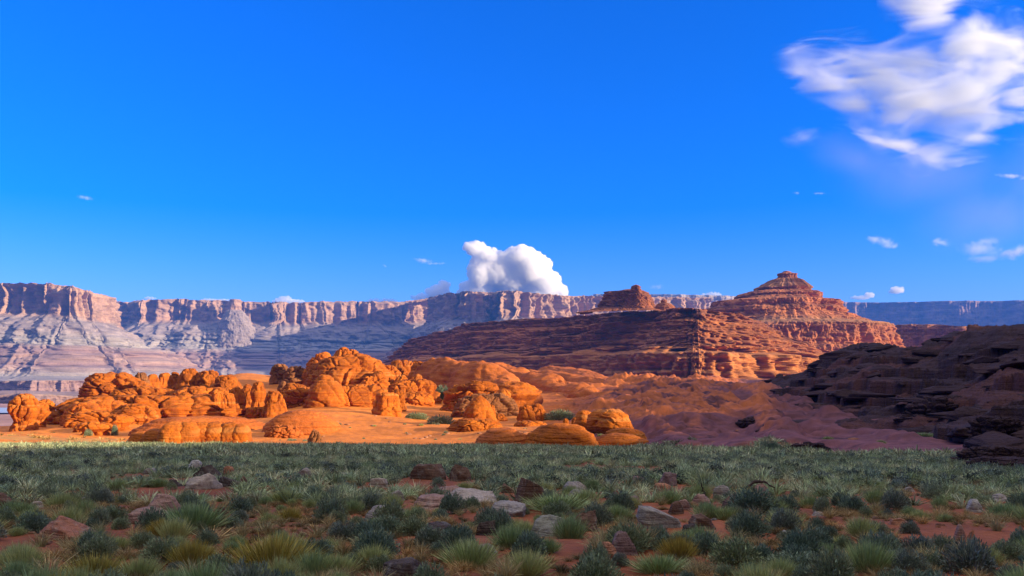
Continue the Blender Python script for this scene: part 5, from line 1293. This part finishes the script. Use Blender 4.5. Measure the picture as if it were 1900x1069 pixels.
    if disp:
        tx = bpy.data.textures.new('puffs', 'CLOUDS'); tx.noise_scale = dsize * k; tx.noise_depth = 4; tx.noise_basis = 'VORONOI_F1'
        d = o.modifiers.new('puffs', 'DISPLACE'); d.texture = tx; d.strength = -disp * k; d.mid_level = .35; d.texture_coords = 'LOCAL'
    return tag(o, label, 'cloud')

heap = (0.016, None, 0, 0, (.985, .99, 1.0))
cloud('tall white heaped cloud above the far cliffs', 15000, [(880, 465, 20, 13, 25, 1), (905, 478, 26, 16, 20, 1), (935, 495, 28, 20, 25, 1), (968, 482, 30, 19, 0, 1), (985, 505, 32, 34, 0, 1), (950, 525, 44, 30, 0, 1), (1010, 530, 30, 24, 0, 1),
                                                              (1032, 538, 18, 15, 0, 1), (912, 520, 16, 12, 0, 1), (1000, 545, 46, 20, 0, 1), (890, 540, 40, 16, 0, 1), (905, 500, 30, 22, 20, 1), (892, 515, 22, 24, 0, 1), (925, 515, 34, 24, 0, 1)], heap, vox=1.0, disp=6.5, dsize=8)
cloud('small heaped cloud left of the tall white cloud', 15200, [(812, 545, 20, 12, -30, 1), (824, 532, 10, 12, 0, 1), (790, 553, 28, 7, 0, 1)], heap, vox=.9, disp=2.2, dsize=6)
cloud('white cloud top showing over the middle cliffs', 15400, [(532, 560, 28, 6, 0, 1), (528, 555, 13, 5, 0, 1), (553, 560, 14, 4, 0, 1)], heap, vox=.8, disp=3, dsize=6)
cloud('low white cloud top right of the middle cliff cloud', 15400, [(695, 560, 13, 5, 0, 1), (722, 559, 14, 5, 0, 1), (708, 562, 28, 4, 0, 1)], heap, vox=.8, disp=3, dsize=6)
cloud('thin white cloud top over the far left cliffs', 15400, [(405, 558, 36, 3.5, 0, 1), (278, 554, 12, 3, 0, 1), (385, 557, 14, 3, 0, 1)], heap, vox=.8, disp=2, dsize=5)
cloud('little white cloud behind the left slope of the peaked mesa', 15400, [(1324, 547, 14, 4, 0, 1), (1316, 549, 16, 4, 0, 1)], heap, vox=.7, disp=2, dsize=5)
cloud('bright flat little cloud low beside the peaked mesa', 15400, [(1596, 553, 18, 4, 0, 1), (1614, 548, 8, 5, 0, 1)], heap, vox=.8, disp=2, dsize=6)
cloud('bright round little cloud above the shaded plateau', 15400, [(1663, 540, 13, 6, -8, 1), (1670, 538, 7, 5, 0, 1)], heap, vox=.7, disp=2, dsize=6)
WISP = lambda d, size=900, st=(1, 1, 1), thr=.30, gain=3.0, c=(.93, .97, 1.0): (d, size, thr, gain, c, 8, st, 1.2)
cloud('big bright fibrous cloud filling the upper right sky', 9000, [(1720, 20, 100, 80, 20, 1.7), (1790, 90, 90, 120, 10, 1.9), (1640, 125, 210, 66, 12, 1.7), (1530, 150, 120, 42, 25, 1.6), (1590, 200, 130, 50, 25, 1.4), (1860, 120, 80, 90, 0, 1.6), (1690, 200, 140, 90, -20, 1.7), (1800, 190, 110, 120, 30, 1.8), (1700, 110, 130, 80, 0, 1.5),
                                                                   (1880, 190, 90, 80, 0, 1.4), (1690, 270, 110, 56, 10, 1.2), (1590, 70, 90, 20, -8, .7), (1870, 60, 60, 40, 30, .7), (1490, 255, 46, 18, 15, .75), (1960, 230, 90, 60, 0, 1.0), (1740, -60, 80, 60, 0, 1.1)],
      WISP(.0062, 430, (.5, 1, 1.6), .36, 4.0), soft=True, vox=9, depth=60)
cloud('faint lilac veil hanging below the big fibrous cloud', 9600, [(1720, 330, 230, 90, 0, .8), (1840, 400, 190, 90, 0, .8), (1600, 290, 120, 60, 20, .7), (1930, 330, 150, 110, 0, .8)], WISP(.0009, 900, (1, 1, 1), .0, .7, (.80, .74, 1.0)), soft=True, vox=10, depth=70)
cloud('soft oval white cloud above the right plateau', 11000, [(1640, 449, 34, 13, 12, 1.3), (1625, 444, 22, 9, 8, 1.2), (1655, 456, 20, 8, 0, 1.2)], WISP(.010, 220), soft=True, vox=2, depth=16)
cloud('long flat white cloud at the right edge above the plateau', 11200, [(1815, 462, 62, 18, 0, 1.2), (1830, 448, 36, 14, 0, 1.2), (1880, 468, 60, 16, -5, 1.2), (1740, 452, 28, 9, 10, .8), (1830, 480, 50, 9, 0, 1.0), (1930, 466, 50, 18, 0, 1.2)], WISP(.007, 260), soft=True, vox=2.5, depth=26)
cloud('tiny white puff under the big cloud, left one', 11000, [(1478, 358, 9, 4, 0, 1.2)], WISP(.016, 90), soft=True, vox=.7, depth=6)
cloud('tiny flat streak right of the tiny white puff', 11000, [(1522, 359, 18, 3, 0, 1.2)], WISP(.016, 90), soft=True, vox=.7, depth=6)
cloud('thin bright streak at the right edge of the sky', 11000, [(1872, 327, 38, 6, 3, 1.3), (1915, 330, 40, 6, 0, 1.3)], WISP(.014, 150), soft=True, vox=1.2, depth=12)
cloud('small lens shaped cloud left of the tall white cloud', 12500, [(787, 484, 30, 7, 8, 1.3), (805, 489, 26, 3.5, 0, 1.1)], WISP(.010, 150), soft=True, vox=1.0, depth=10)
cloud('tiny pale smudge left of the lens shaped cloud', 12500, [(714, 493, 7, 4, 20, 1.2)], WISP(.010, 90), soft=True, vox=.6, depth=6)
cloud('single faint streak high in the left sky', 12000, [(160, 367, 22, 6, 8, 1.3)], WISP(.010, 130), soft=True, vox=.8, depth=9)
cloud('faint white smudge between the butte and the peaked mesa', 12500, [(1220, 532, 20, 7, -5, 1.2)], WISP(.008, 130), soft=True, vox=.8, depth=9)

# ------------------------------------------------------------------ haze
X0, X1, Y0, Y1, Z0, Z1 = -9000, 9000, -1500, 9800, -140, 900
hm = bpy.data.materials.new('haze_air'); hm.use_nodes = True; hn = hm.node_tree; hn.nodes.clear()
ho = hn.nodes.new('ShaderNodeOutputMaterial'); hv_ = N(hn, 'ShaderNodeVolumePrincipled', Density=0.000062); hv_.inputs['Color'].default_value = (.05, .25, 1.0, 1); hv_.inputs['Anisotropy'].default_value = 0
hn.links.new(hv_.outputs[0], ho.inputs['Volume'])
HV = np.array([(x, y, z) for x in (X0, X1) for y in (Y0, Y1) for z in (Z0, Z1)], float)
HF = np.array([(0, 1, 3, 2), (4, 6, 7, 5), (0, 4, 5, 1), (2, 3, 7, 6), (0, 2, 6, 4), (1, 5, 7, 3)])
hz = link('haze', mesh_data('haze', HV, HF, hm, smooth_=False)); tag(hz, 'thin blue haze between the viewer and the far cliffs', 'haze', None, 'stuff')
